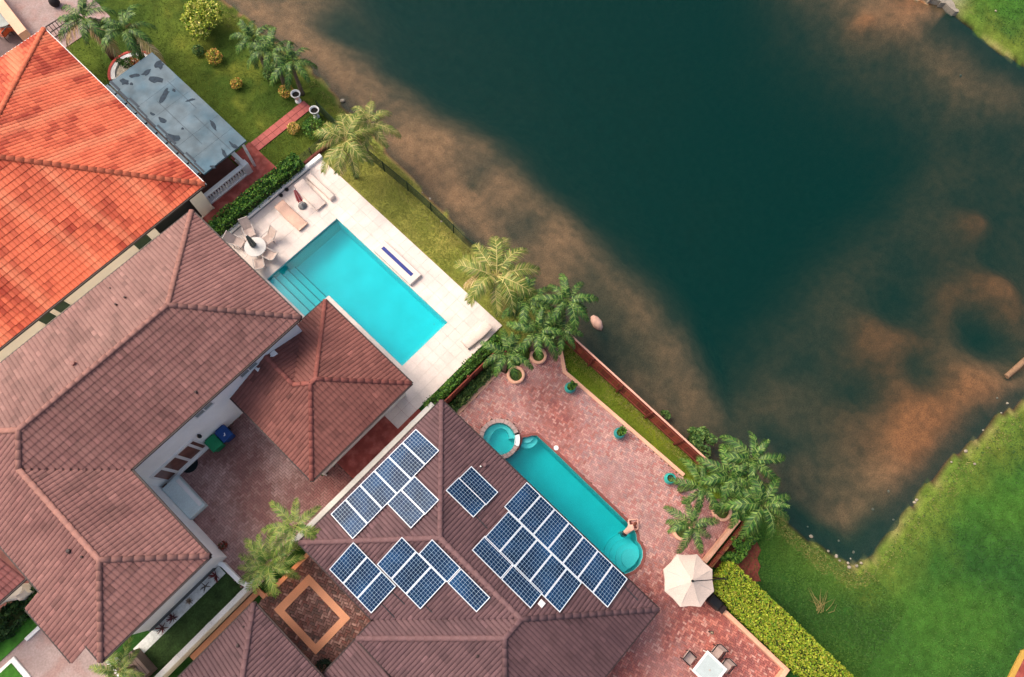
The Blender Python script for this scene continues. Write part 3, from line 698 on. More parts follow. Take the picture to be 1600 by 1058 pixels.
MB().bbox(1.4, 3.0, 24.92, 25.20, 0, .18, .02).build('plinth', M_paint, bl2); MB().bbox(1.4, 3.0, 24.94, 25.18, .86, 1.0, .03).build('rail', M_paint, bl2)
for k in range(7): inst(bm, 'baluster', bl2, Matrix.Translation(Vector((1.55 + .2 * k, 25.06, .18)) - ORI[bl2.name]))

# ---- brown tiled house on the left
lh = thing('brown_tiled_house', 'large white house with a dusty pink brown tiled roof round the courtyard', 'house', (-7, 15, 0))
bx, by0, by1, bz = 2.02, 13.57, 21.86, 5.5; hb_ = (by1 - by0) / 2; yc_ = (by0 + by1) / 2; zr_ = bz + PIT * hb_
A = Vector((bx - hb_ + .15, yc_, zr_)); bxw = -14.30; B = Vector((bxw + hb_, yc_, zr_))
wx0, wx1, wy = -8.38, -14.30, 8.0; hx = (wx0 - wx1) / 2; wxr = (wx0 + wx1) / 2; wz = bz + PIT * hx
C_ = Vector((wxr, wy + hx, wz)); D_ = Vector((wxr, by0 + hx, wz))
inner = Vector((wx0, by0, bz)); Ec = Vector((bx, by0, bz)); Nc = Vector((bx, by1, bz)); Wc = Vector((bxw, by1, bz)); SWc = Vector((bxw, by0, bz))
colL = plain_col(lin(142, 102, 96), lin(114, 77, 74), 41, .3, .55)
rb = MB()
roof_face(rb, [Nc, Wc, B, A], plain_col(lin(146, 112, 105), lin(126, 93, 88), 43, .25, .5))  # sunward slope: its brighter light is painted in as paler tiles
roof_face(rb, [Ec, Nc, A], colL)
roof_face(rb, [inner, Ec, A, B, D_], colL)
e1 = Vector((wx0, wy, bz)); s1 = Vector((wx1, wy, bz))
roof_face(rb, [e1, inner, D_, C_], colL)
roof_face(rb, [s1, e1, C_], colL)
lo = bz - PIT * 1.02; xl = wx1 - 1.02
roof_face(rb, [s1, C_, D_, B, Wc, Vector((wx1, 12.12, bz)), Vector((xl, 12.12, lo)), Vector((xl, 9.0, lo)), Vector((wx1, 9.0, bz))], colL)
lrf = stuff(rb.build('roof', M_tile_r, lh))
M_lcap = mat('pink_brown_ridge_tile', lin(150, 108, 99), .7, .15, 3)
cm = cap_mesh('brown_ridge_tile', M_lcap, .42, .135, .085)
for a_, b_ in ((Nc, A), (Ec, A), (A, B), (Wc, B), (D_, B), (D_, C_), (C_, e1), (C_, s1)): caps(cm, lrf, a_, b_, .42)
eave(lrf, [Wc, Nc][::-1], M_dark); eave(lrf, [Ec, Nc], M_dark); eave(lrf, [inner, Ec], M_dark); eave(lrf, [e1, inner], M_dark); eave(lrf, [s1, e1], M_dark)
eave(lrf, [Vector((xl, 12.12, lo)), Vector((xl, 9.0, lo))], M_dark); eave(lrf, [Vector((wx1, 16, bz)), Vector((wx1, 12.12, bz))], M_dark); eave(lrf, [Vector((wx1, 9.0, bz)), s1], M_dark)
walls(lh, [(bxw + .4, 13.86), (-9.15, 13.86), (bx - .32, 13.86), (bx - .32, by1 - .35), (bxw + .4, by1 - .35)], bz - .05, M_white)
walls(lh, [(wx1 + .35, 8.62), (-9.16, 8.62), (-9.16, 13.855), (wx1 + .35, 13.855)], bz - .06, M_white, 'wing_wall')
WY = 13.86
M_skyglass = mat('pale_window_glass', lin(140, 152, 152), .15, .2, 3, spec=.5)
def wp_(px, py): v = onwall(px, py, 1, WY); return v.x, v.z
# french doors; the brick court's reflection is painted brown into the panes
M_courtrefl = mat('glass_painted_reflection', lin(118, 78, 68), .25, .3, 1.4, spec=.5)
k8 = 8.14; fx = lambda x, y: (230 + x / k8, 660 + y / k8)
xa, _ = wp_(*fx(180, 690)); xb_, _ = wp_(*fx(690, 270))
dr = MB().box(-8.75, -6.05, WY - .06, WY - .002, .02, 2.42).build('door_frame', M_paint, lh)
xs_ = [-8.62, -8.02, -7.20, -6.80 + .35]
for (u0, u1) in ((-8.62, -8.14), (-7.96, -7.28), (-7.10, -6.46), (-6.30, -5.92 + .0)):
    MB().box(u0, min(u1, -6.12), WY - .075, WY - .062, .42, 2.18).build('pane', M_courtrefl, dr)
MB().box(-8.85, -5.9, WY - .20, WY - .004, 0, .16).build('door_sill', M_paint, lh)
x0, z0_ = wp_(318, 638); window(lh, 1, WY, x0 - .55, x0 + .45, 4.05, 4.5, M_paint, M_skyglass, -1, 1)
x0, z0_ = wp_(388, 577); window(lh, 1, WY, x0 - .5, x0 + .5, 4.05, 4.5, M_paint, M_skyglass, -1, 1)
wl = MB(); wl.lathe((-5.72, WY - .13, 2.1), [(.05, 0), (.10, .06), (.11, .2), (.04, .28)], 10); wl.box(-5.76, -5.68, WY - .13, WY - .004, 2.25, 2.31)
wl.build('wall_lantern', M_black, lh)
MB().box(-14.0, -9.9, 8.57, 8.618, .05, .5).build('wall_foot_shadow', mat('shadow_grey', lin(96, 104, 106), .8, .1, 2), lh)  # dark strip standing in for the shadow line at the wall foot
window(lh, 0, -9.16, 12.3, 13.0, 2.4, 3.6, M_paint, M_glass, 1, 0)
# plant box and vents
tag(MB().bbox(-9.14, -8.12, 11.35, 13.62, 0, .55, .03).build('courtyard_bench_box', mat('pale_blue_white_box', lin(206, 222, 222), .7, .08, 1.5)), 'long pale white box against the wall in the courtyard corner', 'box')
tag(MB().bbox(-8.36, -8.16, 11.5, 13.4, .56, .60, .01).build('box_lid', M_paint), 'narrow white lid board lying on the pale courtyard box', 'board')
def roofpt(px, py, n, d): return onplane(px, py, n, d)
def vent(label, p, r=.06, h=.3, m=None):
    return tag(MB().lathe((p.x, p.y, p.z - .03), [(r * 1.5, 0), (r * 1.5, .04), (r, .06), (r, h), (r * .6, h + .01)], 10).build('roof_vent', m or M_lcap), label, 'vent')
PN = ((0, PIT, 1), bz + PIT * by1)
vent('upper of two dark vent pipes on the pale pink roof slope', onplane(197, 466, *PN), .05, .22, M_dark)
vent('lower of two dark vent pipes on the pale pink roof slope', onplane(183, 477, *PN), .05, .22, M_dark)
vent('tiny rusty vent on the pink roof slope closest to the orange house', onplane(173, 451, *PN), .035, .15, M_dark)
vent('pinkish vent hood alone on the pale roof slope near the ridge', onplane(117, 569, *PN), .1, .28)
PW = ((-PIT, 0, 1), wz - PIT * wxr)
vent('dark round vent on the roof wing slope facing the driveway', onplane(109, 861, *PW), .09, .2, M_dark)
vent('tiny dark vent on the roof wing beside the ridge', onplane(129, 870, *PW), .05, .15, M_dark)
PS = ((0, -PIT, 1), bz - PIT * by0)
vent('tiny dark vent on the brown roof slope above the courtyard doors', onplane(307, 613, *PS), .06, .16, M_dark)
# small porch roof at far left
ph = thing('porch', 'low porch with a tiled roof and a curved cream wall beside the driveway', 'porch', (-16, 14.5, 0))
rb = MB(); pz = 3.0; ex = G(40, 903, pz)
pr0 = [Vector((ex.x, ex.y, pz)), Vector((ex.x, ex.y + 3.2, pz + PIT * 3.2)), Vector((ex.x - 5, ex.y + 3.2, pz + PIT * 3.2)), Vector((ex.x - 5, ex.y, pz))]
roof_face(rb, pr0, plain_col(lin(150, 94, 90), lin(120, 72, 70), 91)); prf = stuff(rb.build('roof', M_tile_r, ph)); eave(prf, [pr0[3], pr0[0]], M_dark)
aw = MB(); c0, c1, c2, c3 = G(-22, 950, .9), G(8, 933, 1.0), G(30, 929, 1.0), G(24, 921, 1.4)
aw.tube([c0, c1, c2], .24, 14); aw.bbox(c2.x - .1, c2.x + .42, c2.y - .3, c2.y + .22, 0, 1.2, .03); aw.lathe((c3.x, c3.y, 0), [(.24, 0), (.24, 1.2), (.31, 1.25), (.31, 1.4)], 14)
MB().box(-18.5, -14.7, 13.9, 17.5, .031, .09).build('porch_floor', mat('porch_brick', lin(112, 72, 66), .85, .2, 2), ph)
aw.build('entry_wall', M_cream, ph)

# ---- hipped pool house
an = thing('pool_house', 'small reddish brown hip roofed building beside the rectangular pool', 'house', (.3, 11, 0))
az = 3.0; x0, x1, y0, y1 = -3.22, 3.75, 7.75, 14.38
ap = Vector((.42, 11.06, 4.385)); ap2 = Vector((.10, 11.07, 4.383)); rj = Vector((-.55, 11.72, 4.11)); rw = Vector((-.55, 13.84, 4.11)); vi = Vector((1.56, 13.84, 3.22))
E2, S2, N2 = Vector((x1, y0, az)), Vector((x0, y0, az)), Vector((x1, y1, az)); W2 = Vector((x0, 13.84, az))
colA = plain_col(lin(132, 84, 76), lin(102, 60, 55), 61, .4, .5)
rb = MB()
roof_face(rb, [E2, N2, ap], colA); roof_face(rb, [S2, E2, ap, ap2], colA); roof_face(rb, [W2, S2, ap2, rj, rw], colA)
roof_face(rb, [N2, Vector((1.02, y1, az)), Vector((1.02, 13.31, az + PIT * 1.07)), rj, ap2, ap], colA)
roof_face(rb, [rw, rj, vi], colA)
arf = stuff(rb.build('roof', M_tile_r, an))
cm = cap_mesh('red_brown_ridge_tile', mat('red_brown_ridge_tile', lin(136, 80, 72), .7, .15, 3), .40, .125, .08)
for a_, b_ in ((E2, ap), (S2, ap2), (N2, ap), (ap2, ap), (rj, ap2), (rj, rw)): caps(cm, arf, a_, b_, .40)
eave(arf, [E2, N2], M_dark); eave(arf, [S2, E2], M_dark); eave(arf, [W2, S2], M_dark); eave(arf, [N2, Vector((2.1, y1, az))], M_dark)
walls(an, [(-2.85, 8.12), (3.35, 8.12), (3.35, 13.95), (2.0, 13.95), (2.0, 13.85), (-2.85, 13.85)], az - .05, M_white)
window(an, 1, 8.12, -.6, .8, 1.2, 2.2, M_paint, M_glass, -1, 1)
dp = MB(); dp.tube([(-2.75, 8.06, 2.8), (-2.75, 8.03, .05)], .05, 8); dp.build('downpipe', M_paint, an)
dp = MB(); dp.tube([(3.3, 8.06, 2.8), (3.3, 8.03, .05)], .05, 8); dp.build('downpipe', M_paint, an)
hpk = MB(); hpk.bbox(-.5, .0, 13.55, 13.83, 3.45, 4.05, .03); hpk.bbox(-1.35, -1.0, 13.6, 13.83, 3.1, 3.9, .03); hpk.box(-1.0, -.5, 13.7, 13.78, 3.7, 3.8)
tag(hpk.build('wall_equipment', M_paint), 'white equipment boxes on the wall above the pool house roof', 'equipment')

# ---- dark brown house with solar panels
sh = thing('solar_panel_house', 'house with a dark mauve brown tiled roof carrying the solar panels', 'house', (-1, -2, 0))
sz = 3.0; sx0, sx1, sy1 = -5.65, 4.18, 5.95; sh_ = (sx1 - sx0) / 2; sxr = (sx0 + sx1) / 2; szr = sz + PIT * sh_
sa = Vector((sxr, sy1 - sh_, szr)); wy1, wy0 = .98, -9.1; wh = sh_; swx = -6.74; wyr = wy0 + wh
jn = Vector((sxr, wyr, szr)); wr = Vector((swx + wh, wyr, szr))
vin = Vector((sx0, wyr + wh, sz)); WC = Vector((swx, wyr + wh, sz)); SC = Vector((swx, wy0, sz)); EC = Vector((sx1, wy0, sz)); NC = Vector((sx1, sy1, sz)); NW_ = Vector((sx0, sy1, sz))
colS = plain_col(lin(106, 79, 81), lin(82, 60, 64), 71, .3, .55, .1)
rb = MB()
kw = dict(tw=.195, cl=.40, amp=.044, lip=.014)
roof_face(rb, [NC, NW_, sa], colS, **kw); roof_face(rb, [EC, NC, sa, jn], colS, **kw); roof_face(rb, [NW_, vin, jn, sa], colS, **kw)
roof_face(rb, [SC, EC, jn, wr], colS, **kw); roof_face(rb, [WC, SC, wr], colS, **kw); roof_face(rb, [vin, WC, wr, jn], colS, **kw)
srf = stuff(rb.build('roof', M_tile_r, sh))
M_scap = mat('mauve_ridge_tile', lin(108, 81, 83), .7, .12, 3)
cmS = cap_mesh('mauve_ridge_tile', M_scap, .42, .135, .085)
for a_, b_ in ((NC, sa), (NW_, sa), (sa, jn), (jn, EC), (jn, wr), (wr, WC), (wr, SC)): caps(cmS, srf, a_, b_, .42)
eave(srf, [EC, NC], M_dark); eave(srf, [NC, NW_], M_dark); eave(srf, [NW_, vin], M_dark); eave(srf, [vin, WC], M_dark); eave(srf, [WC, SC], M_dark); eave(srf, [SC, EC], M_dark)
walls(sh, [(sx0 + .4, sy1 - .4), (sx0 + .4, vin.y - .4), (swx + .4, vin.y - .4), (swx + .4, wy0 + .4), (sx1 - .4, wy0 + .4), (sx1 - .4, sy1 - .4)], sz - .05, M_cream)
window(sh, 0, sx0 + .4, 2.0, 4.2, .9, 2.2, M_paint, M_glass, -1, 2)
window(sh, 1, wy0 + .4, -2, 2.5, .1, 2.2, M_paint, M_glass, -1, 2)
window(sh, 0, sx1 - .4, -6.5, -1.0, .1, 2.2, M_paint, M_glass, 1, 4)
PNE = ((PIT, 0, 1), sz + PIT * sx1); PSW = ((-PIT, 0, 1), sz - PIT * sx0); PNW = ((0, PIT, 1), sz + PIT * sy1); PSE = ((0, -PIT, 1), sz - PIT * wy0)
vent('mauve roof vent hood between the spa and the pair of solar panels', onplane(757, 727, *PNE), .1, .22, M_scap)
vent('small white vent cap beside the mauve vent hood near the spa', onplane(751, 729, *PNE), .04, .12, M_paint)
rbx = tag(MB().bbox(0, 0, 0, 0, 0, 0).build('roof_box', M_paint) if False else MB().bbox(-.14, .14, -.14, .14, -.05, .14, .03).build('roof_box', M_paint), 'small white square box on the roof between two solar panels', 'box')
rbx.location = onplane(846, 943, *PNE)
vent('dark round vent on the mauve roof slope facing the entry court end', onplane(746, 1025, *((-PIT, 0, 1), sz - PIT * swx)), .07, .15, M_dark)
# small clutter on ridge ends (end caps and clips)
# ---- low link roof and garage roof of the same house
gg = thing('garage', 'low garage with a dark mauve hip roof by the entry court', 'garage', (-11.5, 1, 0))
rb = MB(); gN = Vector((-8.98, 5.45, 3.0)); gS = Vector((-8.98, -5, 3.0)); gW = Vector((-19, 5.45, 3.0)); gh = 5.0
ga = Vector((-8.98 - gh, 5.45 - gh, 3 + PIT * gh)); gb = Vector((-14.5, 5.45 - gh, 3 + PIT * gh))
roof_face(rb, [gS, gN, ga], colS, **kw); roof_face(rb, [gN, gW, gb, ga], colS, **kw)
grf = stuff(rb.build('roof', M_tile_r, gg)); caps(cmS, grf, gN, ga, .42); eave(grf, [gS, gN], M_dark); eave(grf, [gN, gW], M_dark)
walls(gg, [(-18, -4.8), (-10.1, -4.8), (-10.1, 5.0), (-18, 5.0)], 2.95, M_cream)
vent('dark vent on the garage roof slope next to the white boundary wall', onplane(372, 1009, *((0, PIT, 1), 3 + PIT * 5.45)), .07, .15, M_dark)
vent('small dark vent higher on the garage roof beside its ridge tiles', onplane(381, 979, *((0, PIT, 1), 3 + PIT * 5.45)), .045, .12, M_dark)
lk = thing('link_roof', 'low ribbed mauve roof linking garage and solar house', 'roof', (-7.8, -1.5, 0))
rb = MB(); l0 = [Vector((-9.2, .72, 2.55)), Vector((-9.2, -5, 2.55 + .25 * 5.72)), Vector((-6.9, -5, 2.55 + .25 * 5.72)), Vector((-6.9, .72, 2.55))]
roof_face(rb, l0, colS, **kw); lrf2 = stuff(rb.build('tiles', M_tile_r, lk)); eave(lk, [l0[3], l0[0]], M_dark)
walls(lk, [(-9.3, -4.8), (-6.4, -4.8), (-6.4, .35), (-9.3, .35)], 2.45, M_cream)

# ------------------------------------------------------------------ solar panels
M_frame = mat('panel_frame', lin(222, 228, 234), .35, .03, 4, fine=.02, metal=0.0)
M_cell = mat('solar_cell', (.006, .024, .068), .20, .35, .8, col2=(.010, .046, .12), scale2=.6, spec=.14, fine=.1, finescale=8)
PW_, PL_ = .968, 1.87
fb = MB(); t = .030
fb.box(-PW_ / 2, PW_ / 2, -PL_ / 2, -PL_ / 2 + t, 0, .04); fb.box(-PW_ / 2, PW_ / 2, PL_ / 2 - t, PL_ / 2, 0, .04); fb.box(-PW_ / 2, -PW_ / 2 + t, -PL_ / 2 + t, PL_ / 2 - t, 0, .04); fb.box(PW_ / 2 - t, PW_ / 2, -PL_ / 2 + t, PL_ / 2 - t, 0, .04)
fme = fb.mesh('frame', M_frame)
gme = MB().box(-PW_ / 2 + t, PW_ / 2 - t, -PL_ / 2 + t, PL_ / 2 - t, .012, .026).mesh('backsheet', mat('panel_backsheet', lin(170, 194, 212), .3, .04, 3, spec=.25))
cbm = MB(); nxc, nyc = 6, 10; ix, iy = PW_ - 2 * t - .02, PL_ - 2 * t - .02; g = .0050; ch = .010
for i in range(nxc):
    for j in range(nyc):
        xa_ = -ix / 2 + ix * i / nxc + g; xb2 = -ix / 2 + ix * (i + 1) / nxc - g; ya_ = -iy / 2 + iy * j / nyc + g; yb2 = -iy / 2 + iy * (j + 1) / nyc - g; z_ = .030
        cbm.add([(xa_ + ch, ya_, z_), (xb2 - ch, ya_, z_), (xb2, ya_ + ch, z_), (xb2, yb2 - ch, z_), (xb2 - ch, yb2, z_), (xa_ + ch, yb2, z_), (xa_, yb2 - ch, z_), (xa_, ya_ + ch, z_)], [tuple(range(8))])
cme = cbm.mesh('cells', M_cell)
rail_m = mat('rail_dark', (.03, .03, .035), .5, .1, 4)
def panel(origin, axu, axv, n, label):
    # origin: centre on the roof plane; axu short axis, axv long axis
    z = Vector(n).normalized(); c = Vector(origin) + z * .13
    o = thing('solar_module', label, 'solar panel', c, 'rooftop solar panels')
    M = Matrix((axu, axv, z)).transposed().to_4x4()
    if M.determinant() < 0: M = Matrix((-axu, axv, z)).transposed().to_4x4()
    o.rotation_euler = M.to_euler()
    for me_, nm in ((fme, 'frame'), (gme, 'backsheet'), (cme, 'cells')):
        k = inst(me_, nm, o, Matrix.Identity(4))
        if nm == 'cells': stuff(k)
    for s_ in (-1, 1):
        k = inst(rail_me, 'mounting_rail', o, Matrix.Translation((0, s_ * .5, 0)))
rail_me = MB().box(-PW_ / 2 + .03, PW_ / 2 - .03, -.02, .02, -.085, -.002).mesh('mounting_rail', rail_m)
ordn = ['first', 'second', 'third', 'fourth', 'fifth', 'sixth', 'seventh']
def array(plane, px, py, step, slope_axis, n, mode, labf, pitch=None):
    # px,py: corner; step: world horizontal direction in which panels repeat
    nrm = Vector(plane[0]).normalized(); c0 = onplane(px, py, plane[0], plane[1] + .14)
    c0 = c0 - nrm * .13
    hdir = Vector(step); h = (hdir - nrm * hdir.dot(nrm)).normalized(); sl = nrm.cross(h).normalized()
    sd_ = Vector(slope_axis); sl = sl if sl.dot(sd_) > 0 else -sl
    for k in range(n):
        if mode == 'short': ctr = c0 + h * ((k + .5) * (PW_ + .012)) + sl * PL_ / 2; panel(ctr, h, sl, nrm, labf(k))
        else: ctr = c0 + h * ((k + .5) * (PL_ + .03)) + sl * PW_ / 2; panel(ctr, sl, h, nrm, labf(k))
X_, Y_ = (1, 0, 0), (0, 1, 0); mX, mY = (-1, 0, 0), (0, -1, 0)
array(PNW, 650.3, 670.6, mX, mY, 6, 'short', lambda k: ordn[k] + ' panel from the ridge in the row of six along the white boundary wall')
array(PNW, 648.1 + .5, 744.3, mX, mY, 1, 'short', lambda k: 'panel tucked below the row of six, on the side nearer the ridge')
array(PNW, 648.1 - 20.5, 744.3 + 20.0, mX, mY, 1, 'short', lambda k: 'panel tucked below the row of six, on the side farther from the ridge')
array(PSW, 552.2, 846.7, mY, mX, 3, 'short', lambda k: ordn[k] + ' panel from the hip ridge in the trio overlooking the entry court')
array(PSW, 628.0, 838.5, mY, mX, 3, 'short', lambda k: ordn[k] + ' panel from the hip ridge in the middle trio facing the entry court')
array(PSW, 675.0, 842.0, mY, mX, 2, 'long', lambda k: 'lengthwise panel just below the long ridge, ' + ('nearer the roof peak' if k == 0 else 'farther from the roof peak'))
array(PNE, 735.8, 728.3, mY, mX, 1, 'long', lambda k: 'panel of the separate pair near the spa, on the pool side')
array(PNE, 716.3, 746.0, mY, mX, 1, 'long', lambda k: 'panel of the separate pair near the spa, on the ridge side')
array(PNE, 822.6, 753.5, mY, mX, 7, 'short', lambda k: ordn[k] + ' panel from the spa end in the row of seven along the pool eave')
array(PNE, 793.8, 799.2, mY, mX, 5, 'short', lambda k: ordn[k] + ' panel from the spa end in the row of five behind the pool eave row')
array(PNE, 757.1, 837.0, mY, mX, 2, 'long', lambda k: 'lengthwise panel of the big array nearest the ridge, ' + ('at the peak end' if k == 0 else 'beside the white box'))
# dark conduit runs lying on the tiles at the ends of the panel rails
for a_, b_, pl, lb in (((597, 942.7), (617, 964), PSW, 'thin dark conduit on the tiles below the trio overlooking the entry court'), ((613.4, 924.3), (633.2, 943.4), PSW, 'thin dark conduit on the tiles between the two panel trios'),
                       ((664.4, 944.8), (675.8, 956.2), PSW, 'short dark conduit at the foot of the middle panel trio'), ((742.5, 806.7), (761, 826.5), PNE, 'thin dark conduit running from the pair of panels near the spa'),
                       ((973.6, 915.8), (996, 938.5), PNE, 'thin dark conduit past the last panel of the pool eave row')):
    q0, q1 = onplane(*a_, *pl), onplane(*b_, *pl); up_ = Vector(pl[0]).normalized() * .06
    tag(MB().tube([q0 + up_, q1 + up_], .028, 8).build('conduit', rail_m), lb, 'conduit')
# ------------------------------------------------------------------ boundary walls and fences
M_wallg = mat('wall_stucco_grey', lin(220, 218, 212), .85, .1, .8, bump=.2)
wl = thing('boundary_wall', 'long white boundary wall running between the two properties', 'wall', (-5, 6.5, 0))
MB().bbox(-18, 3.95, 6.34, 6.62, -.05, 1.25, .02).build('masonry', M_wallg, wl)
for k in range(11):
    x0 = -17.6 + 2.0 * k
    MB().bbox(x0 - .14, x0 + .14, 6.335, 6.625, 1.2, 1.28, .02).build('pier_cap', M_wallg, wl)
tag(strip(MB(), [(-9.75, 9.1), (-9.5, 8.4), (-9.45, 7.2), (-9.3, 6.7)], .22, 0, .35).build('garden_wall', M_white), 'curved low white wall between the narrow lawn and the courtyard', 'wall')
struct(MB().box(-18, -9.6, 6.75, 8.05, -.03, .03).build('side_lawn', mat('side_lawn', lin(50, 72, 34), .95, .35, 2, bump=.6, fine=.35, finescale=14)))
struct(MB().box(-15.2, -9.75, 8.05, 8.6, -.03, .05).build('white_gravel_bed', mat('white_gravel', lin(216, 220, 216), .9, .15, 6, bump=.5, bscale=20)))
M_board = mat('brown_fence_board', (1, 1, 1), .75, .15, 2, attr=True, bump=.2)
M_fcap = mat('fence_cap', lin(214, 160, 140), .8, .1, 2)
def board_fence(label, p0, p1, h, cap=True, bw=.30, inner=1, cols=None, cw=.12):
    p0 = Vector((*p0, 0)); p1 = Vector((*p1, 0)); d = p1 - p0; L = d.length; x = d.normalized(); y = Vector((-x.y, x.x, 0))
    f = thing('fence', label, 'fence', (p0 + p1) / 2); n_ = round(L / bw)
    for k in range(n_):
        a = p0 + x * (L * k / n_ + .008); c = p0 + x * (L * (k + 1) / n_ - .008); dd_ = y * (.012 + U(-.006, .006))
        bb = MB(); q_ = [a - dd_ - y * .012, c - dd_ - y * .012, c - dd_ + y * .012, a - dd_ + y * .012]
        bb.prism([v[:2] for v in q_], .02, h + U(-.01, .01), jit(random.choice(cols or [lin(128, 58, 46), lin(112, 50, 42), lin(140, 68, 52), lin(104, 44, 38)]), .1)); bb.build('board', M_board, f)
    for k in range(int(L / 2.2) + 1):
        c = p0 + x * min(L - .05, .05 + 2.2 * k) - y * .09 * inner; MB().box(c.x - .05, c.x + .05, c.y - .05, c.y + .05, 0, h - .02, lin(112, 54, 44)).build('post', M_board, f)
    for zr in (.35, h - .3):
        MB().bar(p0 - y * .05 * inner + Vector((0, 0, zr)), p1 - y * .05 * inner + Vector((0, 0, zr)), .05, .09, lin(120, 58, 46)).build('rail', M_board, f)
    if cap: MB().bar(p0 + Vector((0, 0, h + .03)), p1 + Vector((0, 0, h + .03)), cw, .05).build('cap_rail', M_fcap, f)
    return f
board_fence('tall red brown board fence with pale cap along the lake side of the patio', (12.05, 4.0), (12.0, -7.2), 1.75, inner=1, cw=.10)
board_fence('red brown board fence between the hedge and the patio by the white pool deck', (4.1, 6.05), (8.6, 6.0), 1.6, inner=-1, cap=False)
board_fence('short brown fence behind the palm planter at the lake corner', (8.7, 5.7), (12.0, 4.1), 1.5, inner=-1, cap=False)
pw = thing('parapet_wall', 'sand coloured low wall at the patio end towards the palms', 'wall', (9.5, -10.1, 0))
MB().bbox(8.05, 11.1, -10.18, -9.96, 0, .55, .02).build('wall', M_kerb, pw)
board_fence('brown board fence outside the sand coloured low wall by the palms', (11.2, -10.42), (8.0, -10.42), 1.0, inner=1, cap=False, cols=[lin(122, 86, 54), lin(134, 98, 60), lin(108, 66, 48)])
kw2 = thing('parapet_wall', 'sand coloured low wall between the brick patio and the clipped hedge', 'wall', (6.8, -14, 0))
MB().bbox(6.72, 6.95, -16.5, -11.55, 0, .5, .02).build('wall', M_kerb, kw2); MB().bbox(5.6, 6.95, -16.74, -16.505, 0, .505, .02).build('return_wall', M_kerb, kw2)
struct(MB().prism([(8.2, -10.6), (11.3, -10.6), (11.35, -11.2), (11.0, -11.6), (10.8, -12.1), (10.3, -12.2), (10.1, -12.6), (9.7, -12.7), (9.5, -13.1), (9.2, -12.8), (8.9, -12.0)], -.02, .03).build('mulch_bed', mat('red_mulch', lin(112, 52, 46), .95, .3, 5, bump=.6, bscale=18)))
# green mesh fence by the lake
mf = thing('mesh_fence', 'low dark green mesh fence between the dry grass strip and the lake shore', 'fence', (12.45, 16.5, 0))
M_mesh = mat('green_mesh', lin(30, 52, 32), .7, .15, 5)
mb = MB(); y = 11.2
pathx = lambda y: 12.42 + .10 * math.sin(y * .5) + (.3 if y < 12 else 0) * (12 - y)
yv = 11.3
while yv < 25.3:
    mb.bar((pathx(yv), yv, 0), (pathx(yv), yv, 1.02), .012); yv += .085
for zr in [.08 + .105 * i for i in range(10)]:
    yv = 11.3
    while yv < 25.2: mb.bar((pathx(yv), yv, zr), (pathx(yv + 1), yv + 1, zr), .012); yv += 1
stuff(mb.build('mesh', M_mesh, mf))
for k in range(8): MB().lathe((pathx(11.3 + 2 * k), 11.3 + 2 * k, 0), [(.035, 0), (.035, 1.1), (.01, 1.13)], 8).build('post', M_mesh, mf)
MB().tube([(pathx(11.3 + i), 11.3 + i, 1.04) for i in range(15)], .022, 6).build('top_rail', M_mesh, mf)
dbf = thing('wire_fence', 'low dark wire fence between the garden lawn and the white deck corner', 'fence', (10.6, 23.1, 0))
for k in range(5): MB().box(9.1 + .85 * k - .025, 9.1 + .85 * k + .025, 23.2, 23.25, 0, .9).build('post', M_black, dbf)
for k in range(5): MB().bar((9.1, 23.22, .15 + .18 * k), (12.5, 23.22, .15 + .18 * k), .015).build('wire', M_black, dbf)
dw = thing('deck_wall', 'low grey white wall with a dark groove along the deck foot of the hedge', 'wall', (6.5, 22.7, 0))
MB().bbox(2.1, 10.3, 22.60, 22.86, 0, .32, .02).build('wall', M_white, dw); MB().box(2.2, 9.2, 22.54, 22.598, .02, .12).build('drain_channel', mat('drain', lin(120, 124, 126), .6, .2, 3), dw)
MB().bbox(9.2, 12.4, 22.95, 23.12, 0, .3, .02).build('brick_edge', mat('brick_edge', lin(118, 62, 54), .8, .2, 3), dw)
for px, py in ((437, 303), (446, 294)):
    c = G(px, py, .2); MB().lathe((c.x, c.y - .1, .085), [(.10, 0), (.12, .1), (.09, .14)], 10).build('pump_cap', M_black, dw)

